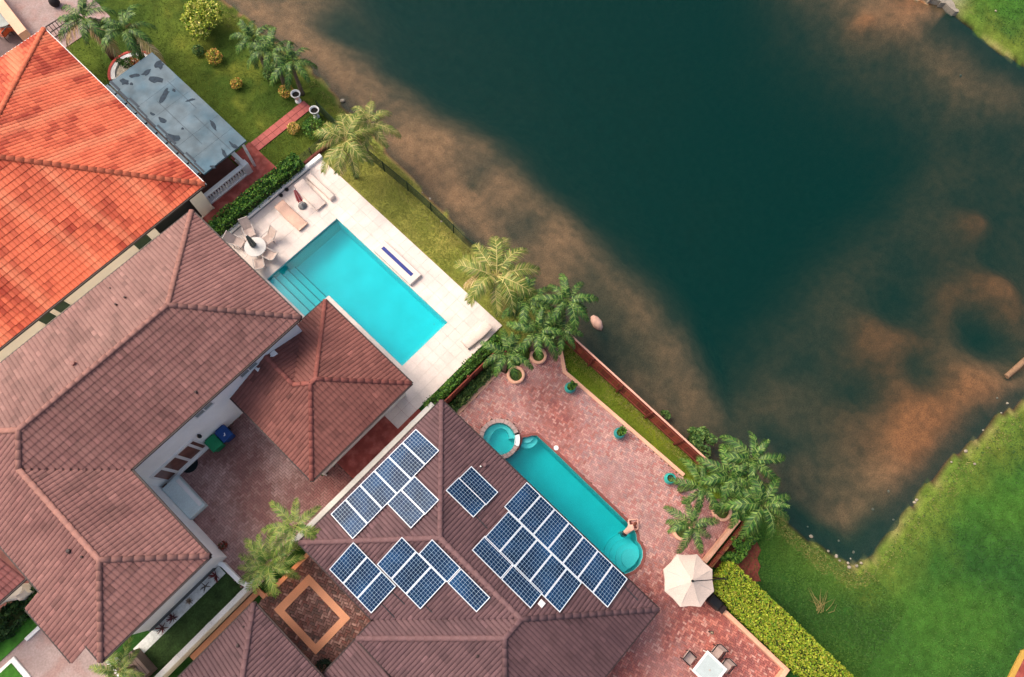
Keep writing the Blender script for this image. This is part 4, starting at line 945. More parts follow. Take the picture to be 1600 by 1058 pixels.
# ------------------------------------------------------------------ foliage
def leafcloud(b, pts, size, cols, lean=.6, asp=.55):
    for p in pts:
        n_ = Vector((U(-1, 1), U(-1, 1), U(lean - .4, 1.2))).normalized(); t_ = n_.cross(Vector((U(-1, 1), U(-1, 1), U(-1, 1)))).normalized(); s_ = n_.cross(t_)
        L = size * U(.6, 1.35); w = L * asp; p = Vector(p); c = jit(random.choice(cols), .18)
        b.add([p - t_ * L * .5, p + s_ * w * .5 - n_ * L * .06, p + t_ * L * .5 - n_ * L * .12, p - s_ * w * .5 - n_ * L * .06], [(0, 1, 2, 3)], c)
def hedge(label, p0, p1, w, h, n, size, cols, top_extra=.0, rag=.12, zbase=.05, inner=None):
    p0 = Vector((*p0, 0)); p1 = Vector((*p1, 0)); d = p1 - p0; L = d.length; x = d.normalized(); y = Vector((-x.y, x.x, 0)); pts = []
    for _ in range(n):
        u = U(0, L); v = U(-1, 1); r = RND(); k = nz2(u * 1.3, v * 2 + L, 1.0, 3) * rag * 2
        if r < .62: q_ = (u, v * w / 2, h + k + U(-.12, .05))
        elif r < .92: q_ = (u, math.copysign(w / 2 + k * .6 + U(-.1, .03), v), U(zbase, h))
        else: q_ = (0 - U(-.1, .05) if RND() < .5 else L + U(-.1, .05), v * w / 2, U(zbase, h))
        pts.append(p0 + x * q_[0] + y * q_[1] + Vector((0, 0, q_[2])))
    o = thing('hedge', label, 'hedge', (p0 + p1) / 2)
    b = MB(); leafcloud(b, pts, size, cols); stuff(b.build('foliage', M_leaf, o))
    c = MB(); a = p0 + x * .08; e = p1 - x * .08; hw_ = w / 2 - .1
    c.prism([(a - y * hw_)[:2], (e - y * hw_)[:2], (e + y * hw_)[:2], (a + y * hw_)[:2]], .0, h - .13)
    c.build('branches', M_core, o); return o
M_core = mat('hedge_core', lin(40, 52, 20), .95, .3, 6, bump=.6, bscale=15)
gA = [lin(62, 108, 36), lin(40, 84, 30), lin(86, 128, 44), lin(28, 64, 26), lin(108, 142, 54)]
gB = [lin(138, 158, 36), lin(116, 146, 34), lin(158, 166, 50), lin(92, 128, 30), lin(146, 140, 52), lin(168, 178, 62)]
gC = [lin(54, 96, 34), lin(78, 118, 40), lin(36, 74, 28), lin(96, 132, 48)]
gD = [lin(92, 122, 60), lin(70, 104, 50), lin(116, 138, 74), lin(52, 84, 42)]
hedge('clipped green hedge between the red garden paving and the white pool deck', (2.35, 23.1), (9.0, 23.1), .85, 1.15, 5200, .15, gA)
hr = hedge('long lime green clipped hedge beside the brick patio and the dark lawn', (8.0, -10.9), (7.85, -23), 1.75, 1.5, 21000, .12, gB, rag=.10)
hedge('dark green hedge along the deck side of the boundary fence', (3.6, 6.55), (9.2, 6.5), .55, 1.25, 3400, .13, gC, rag=.2)
hedge('low leafy planting between the boundary fence and the patio kerb', (4.4, 5.62), (8.3, 5.62), .5, .45, 1800, .16, gD, rag=.2)
def bush(label, c, r, n, size, cols, cat='shrub', name='shrub', flat=.8, clumps=0):
    o = thing(name, label, cat, c); b = MB(); pts = []; c = Vector(c)
    cl = [(Vector((U(-1, 1), U(-1, 1), U(-.3, 1))).normalized() * r * U(.45, .8), r * U(.28, .42)) for _ in range(clumps)] or [(Vector((0, 0, 0)), r)]
    for _ in range(n):
        cc, rr = random.choice(cl); d = Vector((U(-1, 1), U(-1, 1), U(-.6, 1))).normalized(); q_ = cc + d * rr * (U(.75, 1.08))
        pts.append(c + Vector((q_.x, q_.y, max(.05, r * flat + q_.z * flat))))
    leafcloud(b, pts, size, cols); stuff(b.build('foliage', M_leaf, o))
    k = MB()
    for _ in range(5): a = U(0, 6.28); k.tube([c, c + Vector((math.cos(a) * r * .3, math.sin(a) * r * .3, r * flat)), c + Vector((math.cos(a) * r * .55, math.sin(a) * r * .55, r * flat * 1.3))], [.035, .025, .012], 6)
    k.build('stems', M_bark, o); return o
M_bark = mat('bark', lin(112, 98, 82), .9, .25, 5, bump=.5, bscale=20)
yel = [lin(166, 176, 62), lin(188, 190, 82), lin(128, 152, 44), lin(206, 200, 110), lin(98, 128, 36)]
p = G(324, 42, .4); bush('round yellow green shrub on the lawn near the lake at the top', (p.x, p.y, 0), 1.35, 3400, .19, yel, clumps=26, flat=.75)
cro = [lin(190, 170, 70), lin(150, 150, 60), lin(200, 140, 80), lin(120, 132, 48)]
for (px, py, r, lb, cs) in ((310, 80, .35, 'small pale green shrub on the lawn below the round yellow shrub', gD), (336, 92, .5, 'loose yellowish shrub on the lawn beside the small pale one', cro),
                            (370, 132, .36, 'small golden shrub alone near the middle of the garden lawn', cro), (459, 202, .38, 'golden croton shrub beside the red garden walk', [lin(214, 178, 110), lin(196, 160, 80), lin(150, 140, 60)]),
                            (448, 145, .45, 'dry brownish shrub under the palms beside the white urn', cro), (425, 118, .5, 'brown green shrub at the foot of the lakeside garden palms', gD),
                            (493, 205, .7, 'bright green leafy plant by the wire fence below the white urn', gC)):
    p = G(px, py, .2); bush(lb, (p.x, p.y, 0), r, int(500 * r * 2), .13, cs)
for (px, py, r, lb, cs) in ((1095, 690, .85, 'grey green shrub at the water edge outside the lakeside fence', gD), (1085, 680, .5, 'small shrub leaning over the lake beside the bigger grey green one', gD), (1041, 648, .32, 'tiny shrub at the foot of the lakeside fence towards the water', gD),
                            (1150, 855, .75, 'dark green flowering shrub between the brown fence and red mulch', gC), (1170, 838, .6, 'dark green shrub under the palms beside the red mulch', gC), (1138, 872, .5, 'dark shrub at the near end of the lime hedge', gC)):
    p = G(px, py, .4); bush(lb, (p.x, p.y, -.25 if px < 1100 and py < 700 else 0), r, int(1100 * r), .20 if px < 1100 else .15, cs, clumps=7)
p = G(22, 968, .3)
hedge('dark green shrubs filling the driveway planter by the porch', (p.x - 1.6, p.y + .2), (p.x + 2.0, p.y + .05), 1.1, .6, 2200, .19, [lin(30, 66, 28), lin(22, 52, 24), lin(52, 84, 36)], rag=.3)

# palms
def frond_mesh(name, L, a0, a1, lw, nl, cols, m, droop=.5, fold=.35, rach=.02, seed=1, tipw=.35, plume=.15, lwid=.036):
    random.seed(seed); b = MB(); n_ = 14; pts = []; p = Vector((0, 0, 0)); ang = a0
    for i in range(n_ + 1):
        pts.append(p.copy()); ang = a0 + (a1 - a0) * ((i + 1) / n_) ** 1.2; p = p + Vector((math.cos(ang), 0, math.sin(ang))) * L / n_
    b.tube(pts, [rach * (1 - .8 * i / n_) for i in range(n_ + 1)], 4, cols[-1])
    for i in range(nl):
        u = .14 + .86 * i / (nl - 1); f = u * n_; k = min(int(f), n_ - 1); fr = f - k; q_ = pts[k].lerp(pts[k + 1], fr); t_ = (pts[k + 1] - pts[k]).normalized(); up = Vector((0, 1, 0)).cross(t_); up = -up if up.z < 0 else up
        l = lw * (math.sin(math.pi * (.14 + .72 * u)) * (1 - tipw * u) + .08) * U(.85, 1.1)
        for s_ in (-1, 1):
            fwd = .35 + .55 * u + U(-.08, .08); d = (Vector((0, s_, 0)) * math.cos(fwd) + t_ * math.sin(fwd) + up * (fold + U(-plume, plume))).normalized()
            w = lwid * (1.3 - .3 * u); wd = (t_ - d * t_.dot(d)).normalized() * w; c = jit(mixc(random.choice(cols), cols[0], .2), .25)
            m1 = q_ + d * l * .55 - Vector((0, 0, droop * l * .16)); e = q_ + d * l * .95 - Vector((0, 0, droop * l * .62))
            b.add([q_ - wd * .4, q_ + wd * .4, m1 + wd * .55, m1 - wd * .55, e], [(0, 1, 2, 3), (3, 2, 4)], c)
    me_ = b.mesh(name, m); return me_
M_frond = mat('palm_frond', (1, 1, 1), .5, .1, 3, attr=True, fine=0, spec=.35)
dg = [lin(44, 86, 28), lin(22, 58, 20), lin(78, 118, 42), lin(128, 154, 76), lin(96, 116, 56)]
yg = [lin(118, 132, 54), lin(90, 114, 42), lin(160, 152, 78), lin(84, 108, 40), lin(186, 172, 110)]
dead = [lin(202, 172, 120), lin(190, 156, 104), lin(214, 188, 140), lin(180, 150, 96)]
lg = [lin(104, 132, 46), lin(78, 112, 36), lin(138, 152, 68), lin(58, 92, 30), lin(152, 154, 84)]
FD = [frond_mesh('frond', L_, math.radians(a), math.radians(e_), lw_, 44, dg, M_frond, .9, .05, .022, s_, .2, .24, .025) for s_, L_, a, e_, lw_ in ((11, 1.25, 78, 5, .30), (12, 1.78, 50, -60, .36), (13, 1.55, 8, -78, .34), (14, 1.84, 40, -66, .36))]
FY = [frond_mesh('frond', 2.55, math.radians(a), math.radians(-52), .74, 48, yg, M_frond, .8, .12, .03, s_, .35, .3, .032) for s_, a in ((21, 62), (22, 42), (23, 20))]
FX = [frond_mesh('dry_frond', 2.1, math.radians(a), math.radians(-70), .6, 26, dead, M_frond, 1.5, .0, .03, s_) for s_, a in ((31, 5), (32, -15))]
FL = [frond_mesh('frond', 1.75, math.radians(a), math.radians(-40), .44, 42, lg, M_frond, .7, .3, .022, s_, .3, .35, .025) for s_, a in ((41, 58), (42, 38), (43, 18))]
random.seed(23)
M_shaft = mat('crownshaft', lin(110, 132, 64), .6, .15, 4)
def palm(label, px, py, h, kind, n_, sc=1.0, lean=(0, 0), zb=None, group='garden palms', dryn=0, spear=True):
    top = G(px, py, h); zb = ground_z(top.x, top.y) if zb is None else zb; base = Vector((top.x + lean[0], top.y + lean[1], zb - .05))
    o = thing('palm_tree', label, 'palm tree', base, group); pts = []; rad = []
    for i in range(9):
        t = i / 8; q_ = base.lerp(top, t); q_.x += lean[0] * .15 * math.sin(math.pi * t); pts.append(q_); rad.append((.13 - .05 * t) * sc * (1.25 if i == 0 else 1) * (1 + .06 * (i % 2)))
    MB().tube(pts, rad, 9).build('trunk', M_bark, o, True)
    MB().tube([top - Vector((0, 0, .5 * sc)), top - Vector((0, 0, .25 * sc)), top + Vector((0, 0, .1))], [.085 * sc, .10 * sc, .05 * sc], 8).build('crownshaft', M_shaft, o, True)
    fam = {'d': FD, 'y': FY, 'l': FL}[kind]; a0 = U(0, 6.28)
    for k in range(n_):
        ring = k % 3; az = a0 + k * 2.399963 + U(-.2, .2); me_ = fam[ring]
        if kind == 'd':
            n_ = max(9, n_); m_ = min(8, n_ - 3)
            if k < m_: me_ = FD[1 if k % 2 else 3]; az = a0 + 6.2832 * k / m_ + U(-.16, .16)
            elif k < n_ - 2: me_ = FD[2]; az = a0 + .35 + 6.2832 * (k - m_) / max(1, n_ - 2 - m_) + U(-.2, .2)
            else: me_ = FD[0]
        M = Matrix.Translation(top - base + Vector((0, 0, .05))) @ Matrix.Rotation(az, 4, 'Z') @ Matrix.Rotation(U(-.15, .12), 4, 'Y') @ Matrix.Rotation(U(-.35, .35), 4, 'X') @ Matrix.Scale(sc * U(.85, 1.1), 4)
        inst(me_, 'frond', o, M)
    for k in range(dryn):
        M = Matrix.Translation(top - base - Vector((0, 0, .05))) @ Matrix.Rotation(a0 + 1 + k * 2.1 + U(-.3, .3), 4, 'Z') @ Matrix.Rotation(U(-.4, .4), 4, 'X') @ Matrix.Scale(sc * U(.9, 1.1), 4)
        inst(random.choice(FX), 'dry_frond', o, M)
    return o
palm('dark green palm over the planter ring nearest the boundary fence', 793, 553, 3.6, 'd', 12, .98)
palm('dark green palm in the middle of the cluster at the lake corner', 841, 517, 3.9, 'd', 12, 1.08)
palm('dark green palm of the lake corner cluster beside the big yellowing palm', 824, 470, 4.0, 'd', 12, 1.05)
palm('dark green palm of the lake corner cluster leaning over the water', 886, 470, 4.2, 'd', 12, 1.12)
palm('dark green palm of the lake corner cluster nearest the fence end', 876, 517, 3.4, 'd', 11, .9)
palm('big yellowing palm between the white deck and the lake', 776, 432, 4.2, 'y', 14, 1.0, dryn=5)
palm('big yellowing palm with spreading fronds at the far corner of the white deck', 540, 222, 4.0, 'y', 13, .86, dryn=3)
palm('smaller yellow green palm leaning towards the water behind the deck corner palm', 578, 194, 3.6, 'y', 10, .72, dryn=2, lean=(-.6, .3))
palm('dark palm nearest the patio in the cluster at the fence end', 1096, 759, 3.6, 'd', 12, 1.05)
palm('dark palm in the middle of the cluster at the fence end', 1141, 742, 3.9, 'd', 12, 1.1)
palm('dark palm of the fence end cluster standing closest to the water', 1174, 718, 4.1, 'd', 12, 1.1)
palm('dark palm of the fence end cluster on the lawn side', 1192, 788, 4.0, 'd', 12, 1.18)
palm('dark palm of the fence end cluster above the low sand wall', 1152, 778, 3.6, 'd', 12, .95)
palm('single dark palm in a planter ring between the pool steps and the parasol', 1079, 820, 3.3, 'd', 12, .95)
palm('dark garden palm farthest towards the round yellow shrub', 396, 62, 3.0, 'd', 12, 1.05)
palm('dark garden palm in the middle of the lakeside trio', 424, 80, 3.2, 'd', 12, 1.05)
palm('dark garden palm of the lakeside trio nearest the white urn', 455, 100, 2.9, 'd', 12, 1.1)
palm('palm standing in the half round planter by the grey patio roof', 196, 48, 3.2, 'd', 12, 1.2, dryn=2)
palm('palm next to the corner of the orange roof at the top', 132, 30, 3.4, 'd', 12, 1.25, dryn=2)
palm('bushy light green palm in the bed beside the entry court', 422, 880, 2.2, 'l', 17, 1.0, zb=0)
palm('slender light green palm at the corner of the mauve roof and white wall', 461, 822, 2.9, 'l', 9, .95, zb=0)
palm('light green palm at the bottom beside the white side wall', 186, 1050, 2.4, 'l', 12, .85, zb=0)

# planter rings round the patio palms
def ring(label, px, py, r, m, h=.3):
    c = G(px, py, .2); o = thing('planter_ring', label, 'planter', (c.x, c.y, 0), 'planter rings'); b = MB()
    b.lathe((c.x, c.y, 0), [(r, 0), (r, h), (r - .02, h + .02), (r - .14, h + .02), (r - .16, h), (r - .16, .15)], 28, cap=False); b.build('kerb', m, o, True)
    MB().lathe((c.x, c.y, .0), [(r - .15, .16), (.02, .2)], 24).build('soil', M_soil, o); return o
M_soil = mat('mulch', lin(70, 86, 36), .95, .35, 6, bump=.6, bscale=18)
ring('sand coloured planter ring under the palm nearest the boundary fence', 806, 586, .52, M_kerb)
ring('sand coloured planter ring at the patio edge under the middle palm', 841, 556, .50, M_kerb)
ring('sand coloured planter ring with a green glass ball by the palm cluster', 1128, 799, .55, M_kerb)
ring('sand coloured planter ring round the single palm near the pool steps', 1066, 829, .55, M_kerb)
c = G(1130, 794, .45); gb_ = MB(); gb_.blob((c.x, c.y, .50), (.30, .30, .30), 20, 12)
tag(gb_.build('garden_ball', mat('green_glass_ball', lin(120, 136, 30), .12, .1, 2, spec=.6, coat=.6), None, True), 'shiny green garden ball among the fence end palms', 'garden ball')

# half-round planter by the patio roof
hp = thing('half_round_planter', 'half round flower bed with red and white kerb by the grey roof', 'planter', (6.1, 35.4, 0))
cxh, cyh, rh = 6.05, 35.35, 1.62
for nm, r0, r1, hh, m_ in (('red_kerb', rh - .16, rh, .25, mat('red_paint', lin(186, 62, 52), .6, .15, 3)), ('white_kerb', rh - .42, rh - .165, .22, M_paint)):
    b = MB(); na = 28
    for i in range(na):
        q_ = [(cxh + r * math.cos(a), cyh + r * math.sin(a)) for r, a in ((r0, math.pi * (i / na) - .35), (r1, math.pi * (i / na) - .35), (r1, math.pi * ((i + 1) / na) - .35 + .002), (r0, math.pi * ((i + 1) / na) - .35 + .002))]
        b.prism(q_, 0, hh)
    b.build(nm, m_, hp)
b = MB(); b.prism([(cxh + (rh - .43) * math.cos(a), cyh + (rh - .43) * math.sin(a)) for a in [math.pi * i / 20 - .35 for i in range(21)]], 0, .12); b.build('gravel', mat('pale_gravel', lin(196, 186, 168), .9, .25, 8, bump=.5, bscale=25), hp)
for (px, py, r, cs, lb) in ((200, 100, .35, gC, 'dark green bedding plant in the half round planter'), (209, 96, .28, [lin(214, 130, 70), lin(190, 90, 50), lin(200, 160, 100)], 'orange leaved bedding plant in the half round planter'), (187, 95, .2, gD, 'small grey bedding plant in the half round planter near the orange roof'), (219, 90, .18, gD, 'small grey bedding plant in the half round planter near the lawn')):
    q_ = G(px, py, .3); bush(lb, (q_.x, q_.y, .1), r, int(800 * r), .11, cs, 'plant', 'bedding_plant')

# ------------------------------------------------------------------ furniture and small things
# wheelie bins
def bin_(label, px, py, c, logo=False):
    p = G(px, py, 1.02); o = thing('wheeled_bin', label, 'bin', (p.x, p.y, 0)); m = mat('bin_plastic_' + ('blue' if logo else 'green'), c, .45, .08, 4, fine=.04)
    b = MB(); V = []
    for z, hx_, hy in ((.06, .24, .26), (.95, .31, .36)):
        V += [(p.x - hx_, p.y - hy, z), (p.x + hx_, p.y - hy, z), (p.x + hx_, p.y + hy, z), (p.x - hx_, p.y + hy, z)]
    b.add(V, [(3, 2, 1, 0), (0, 1, 5, 4), (1, 2, 6, 5), (2, 3, 7, 6), (3, 0, 4, 7), (4, 5, 6, 7)]); b.build('body', m, o)
    ld = MB().bbox(p.x - .335, p.x + .335, p.y - .40, p.y + .36, .955, 1.03, .04).build('lid', m, o)
    MB().box(p.x - .24, p.x + .24, p.y + .37, p.y + .43, .90, .94).build('handle', m, o)
    for s_ in (-1, 1): MB().tube([(p.x + s_ * .27, p.y + .30, .1), (p.x + s_ * .33, p.y + .30, .1)], .1, 12).build('wheel', M_black, o)
    if logo:
        b = MB(); b.bar((p.x - .02, p.y - .16, 1.033), (p.x + .05, p.y - .02, 1.033), .05, .004); b.bar((p.x - .08, p.y - .12, 1.0335), (p.x - .02, p.y - .16, 1.0335), .04, .004); b.build('lid_mark', M_paint, ld)
bin_('green wheeled bin against the white courtyard wall', 333, 692, lin(16, 128, 84)); bin_('blue wheeled bin with a white mark on its lid next to the green one', 349, 677, lin(18, 66, 130), True)
q_ = G(296, 726, .07); b = MB(); b.lathe((q_.x, q_.y + .05, .06), [(.48, 0), (.48, .02), (.44, .03)], 28)
tag(b.build('round_mat', mat('dark_mat', lin(16, 30, 32), .95, .2, 10)), 'round dark mat on the bricks in front of the courtyard doors', 'mat')
q_ = G(301, 825, .1); bush('small red flowering plant at the courtyard wall foot', (-8.9, 8.9 + .3, 0), .22, 160, .1, [lin(150, 50, 40), lin(120, 40, 36), lin(60, 70, 40)], 'plant', 'potted_plant')
# plants in the white gravel bed
M_cord = mat('cordyline_leaf', (1, 1, 1), .6, .1, 5, attr=True)
for k, (px, py, r) in enumerate(((335, 899, .30), (316, 913, .26), (293, 939, .16), (265, 962, .26), (249, 979, .26))):
    p = G(px, py, .3); o = thing('spiky_plant', ['red leaved spiky plant at the courtyard end of the gravel bed', 'bare dark spiky plant second in the gravel bed', 'tiny pale spiky plant in the middle of the gravel bed', 'dark red spiky plant fourth in the gravel bed', 'dark red spiky plant nearest the driveway end of the gravel bed'][k], 'plant', (p.x, 8.3, 0), 'gravel bed plants')
    b = MB(); c0 = [lin(112, 44, 44), lin(60, 50, 50), lin(150, 130, 110), lin(92, 44, 52), lin(104, 36, 40)][k]
    for i in range(22 if k != 1 else 9):
        a = U(0, 6.28); e = U(.2, 1.2); d = Vector((math.cos(a) * math.cos(e), math.sin(a) * math.cos(e), math.sin(e))); s_ = Vector((-d.y, d.x, 0)).normalized() * .03; q0 = Vector((p.x, 8.3, .12))
        b.add([q0 - s_, q0 + s_, q0 + d * r * 1.3 + s_ * .4, q0 + d * r * 1.3 - s_ * .4], [(0, 1, 2, 3)], jit(c0, .3))
    b.build('leaves', M_cord, o); MB().tube([(p.x, 8.3, 0), (p.x, 8.3, .2)], .03, 6).build('stem', M_bark, o)
# driveway planter kerbs
pk = thing('driveway_planter', 'grassy driveway planter corner with a white kerb beside the porch', 'planter', (-18.4, 13.6, 0))
MB().box(-22, -15.4, 12.85, 14.9, 0, .08).build('turf', mat('planter_turf', lin(58, 112, 34), .95, .3, 4, bump=.5, bscale=20), pk); MB().bbox(-18.45, -16.4, 12.65, 12.845, 0, .16, .02).build('kerb', M_paint, pk)
pk = thing('driveway_planter', 'grass island with a white kerb at the far left of the driveway', 'planter', (-21, 13, 0))
MB().bbox(-23, -19.3, 11.2, 12.55, 0, .12, .02).build('kerb', M_paint, pk); MB().bbox(-22.8, -19.55, 11.4, 12.38, .121, .16, .01).build('turf', mat('island_turf', lin(58, 112, 34), .95, .3, 4, bump=.5, bscale=20), pk)
pd = thing('wooden_gate', 'grey brown gate lying between the white wall end and the bottom palm', 'gate', (-16, 8.2, 0))
for k in range(6): MB().box(-15.9 + .16 * k, -15.76 + .16 * k, 7.0, 8.4, .02, .9 + .01 * k, jit(lin(118, 100, 92), .1)).build('board', M_board, pd)
tag(MB().bbox(-16.1, -15.98, 6.9, 8.9, 0, 1.0, .02).build('side_wall', M_white), 'thin white wall closing the narrow lawn at the driveway end', 'wall')

# urns
for k, (px, py) in enumerate(((463, 150), (492, 175))):
    p = G(px, py, .55); o = thing('white_urn', ['white stone urn on the lawn side of the garden walk end', 'white stone urn on the deck side of the garden walk end'][k], 'urn', (p.x, p.y, 0), 'white urns')
    MB().lathe((p.x, p.y, 0), [(.20, 0), (.20, .08), (.10, .12), (.09, .3), (.16, .36), (.24, .55), (.28, .74), (.31, .76), (.31, .80), (.26, .80), (.22, .70)], 20, cap=False).build('bowl', M_paint, o, True)
    MB().lathe((p.x, p.y, .66), [(.23, 0), (.02, .03)], 16).build('soil', mat('dark_soil', lin(34, 30, 28), .95, .2, 8), o)
# turquoise pots
M_turq = mat('turquoise_glaze', lin(20, 150, 150), .3, .15, 2, col2=lin(40, 170, 160), scale2=2, spec=.5)
for k, (px, py) in enumerate(((891, 606), (968, 677), (1047, 748))):
    p = G(px, py, .45); o = thing('turquoise_pot', ['turquoise glazed pot with a leafy plant nearest the palm cluster', 'turquoise glazed pot with a leafy plant in the middle of the kerb', 'empty looking turquoise glazed pot nearest the parasol'][k], 'pot', (p.x, p.y, 0.07), 'turquoise pots')
    MB().lathe((p.x, p.y, .07), [(.18, 0), (.27, .12), (.33, .3), (.32, .46), (.25, .58), (.26, .62), (.22, .62), (.20, .52)], 22, cap=False).build('pot', M_turq, o, True)
    MB().lathe((p.x, p.y, .56), [(.20, 0), (.02, .03)], 16).build('soil', M_soil, o)
    if k < 2:
        b = MB(); leafcloud(b, [(p.x + .08 + U(-.2, .24), p.y + U(-.2, .2), .62 + U(0, .45)) for _ in range(150)], .15, gC); stuff(b.build('plant', M_leaf, o))
    else:
        b = MB(); leafcloud(b, [(p.x + U(-.14, .14), p.y + U(-.14, .14), .60 + U(0, .1)) for _ in range(50)], .09, [lin(40, 70, 80), lin(50, 84, 70)]); stuff(b.build('plant', M_leaf, o))

# raised planter trough with blue strip by the pool
tb = thing('pool_water_feature', 'raised white block with a dark blue slot beside the rectangular pool', 'water feature', (8.55, 14.2, 0.085))
MB().bbox(8.16, 9.06, 12.62, 15.80, .085, .36, .03).build('block', mat('warm_white_block', lin(220, 208, 200), .7, .05, 2), tb)
MB().box(8.54, 8.76, 12.98, 15.5, .361, .372).build('blue_slot', mat('blue_tile', lin(24, 44, 128), .25, .2, 10, spec=.5), tb)
# sun loungers
M_tan = mat('tan_cushion', lin(214, 178, 158), .9, .06, 3, bump=.2); M_wcush = mat('white_cushion', lin(216, 200, 190), .9, .04, 3, bump=.2)
def lounger(label, head, foot, w, m, name='sun_lounger', back=.38):
    h_ = Vector((*head, 0)); f_ = Vector((*foot, 0)); d = f_ - h_; L = d.length; x = d.normalized(); y = Vector((-x.y, x.x, 0)); o = thing(name, label, 'lounger', (h_ + f_) / 2 + Vector((0, 0, .085)), 'pool loungers')
    def pt(u, v, z): return h_ + x * u + y * v + Vector((0, 0, z))
    prof = [(0, .30 + back), (.10, .33 + back * .92), (.35, .33 + back * .5), (.66, .36), (1.1, .34), (L - .12, .34), (L, .28)]
    V = []; n_ = len(prof); vs__ = (-w / 2, -w / 2 + .06, w / 2 - .06, w / 2)
    for u, z in prof:
        for v in vs__: V.append(pt(u, v, z - (.05 if abs(v) > w / 2 - .03 else 0)))
    for u, z in prof:
        for v in vs__: V.append(pt(u, v * .98, z - .12))
    F_ = [(i * 4 + j, i * 4 + j + 1, (i + 1) * 4 + j + 1, (i + 1) * 4 + j) for i in range(n_ - 1) for j in range(3)]; o4 = n_ * 4
    F_ += [(o4 + i * 4, i * 4, (i + 1) * 4, o4 + (i + 1) * 4) for i in range(n_ - 1)] + [(i * 4 + 3, o4 + i * 4 + 3, o4 + (i + 1) * 4 + 3, (i + 1) * 4 + 3) for i in range(n_ - 1)]
    F_ += [tuple(range(4)) + tuple(o4 + i for i in (3, 2, 1, 0)), tuple((n_ - 1) * 4 + i for i in (3, 2, 1, 0)) + tuple(o4 + (n_ - 1) * 4 + i for i in range(4))]
    MB().add(V, F_).build('cushion', m, o, True)
    for u in (.15, L - .2):
        for v in (-w / 2 + .06, w / 2 - .06): MB().bar(pt(u, v, .085), pt(u, v, .26 if u > 1 else .44), .05).build('leg', M_paint, o)
    for v in (-w / 2 + .03, w / 2 - .03): MB().bar(pt(.08, v, .24), pt(L - .05, v, .24), .05).build('side_rail', M_paint, o)
lounger('tan cushioned sun lounger on the white deck beside the closed red umbrella', (6.22, 21.85), (6.28, 19.85), .72, M_tan)
lounger('white sun lounger on the deck beyond the closed red umbrella', (8.0, 22.1), (7.95, 20.1), .74, M_wcush)
lounger('white sun lounger at the deck corner below the yellowing palm', (9.55, 7.55), (7.75, 7.75), .66, M_wcush, back=.45)
tag(MB().bbox(8.62, 9.0, 20.0, 22.2, .085, .42, .05).build('white_bench', M_wcush), 'long low white bench beyond the white lounger on the deck', 'bench')
# closed umbrellas
def closed_umbrella(label, px, py, h, cols, basec):
    p = G(px, py, .1); o = thing('closed_umbrella', label, 'umbrella', (p.x, p.y, .085))
    b = MB(); n_ = 16; lv = [(.03, h), (.07, h - .12), (.12, h - .6), (.15, h - 1.15), (.17, h - 1.3)]; V = []; 
    for r, z in lv:
        for i in range(n_):
            a = 2 * math.pi * i / n_; rr = r * (1.25 if i % 2 else .7); V.append((p.x + rr * math.cos(a), p.y + rr * math.sin(a), z))
    for k in range(len(lv) - 1):
        for i in range(n_): b.add([V[k * n_ + i], V[k * n_ + (i + 1) % n_], V[(k + 1) * n_ + (i + 1) % n_], V[(k + 1) * n_ + i]], [(3, 2, 1, 0)], cols[(i // 2) % len(cols)])
    b.build('folded_canopy', M_cord, o); MB().tube([(p.x, p.y, .1), (p.x, p.y, h + .06)], .025, 8).build('pole', M_paint, o)
    MB().lathe((p.x, p.y, .085), [(.26, 0), (.27, .06), (.10, .12), (.05, .3)], 18).build('base', basec, o, True)
closed_umbrella('closed red and pink striped umbrella between the two loungers', 473, 322, 2.15, [lin(196, 60, 64), lin(236, 170, 170)], mat('grey_base', lin(120, 122, 124), .6, .3, 8))
closed_umbrella('closed dark grey umbrella in the middle of the deck dining table', 401, 390, 2.05, [lin(84, 90, 88), lin(112, 116, 112)], mat('dark_base', lin(54, 68, 72), .5, .2, 5))
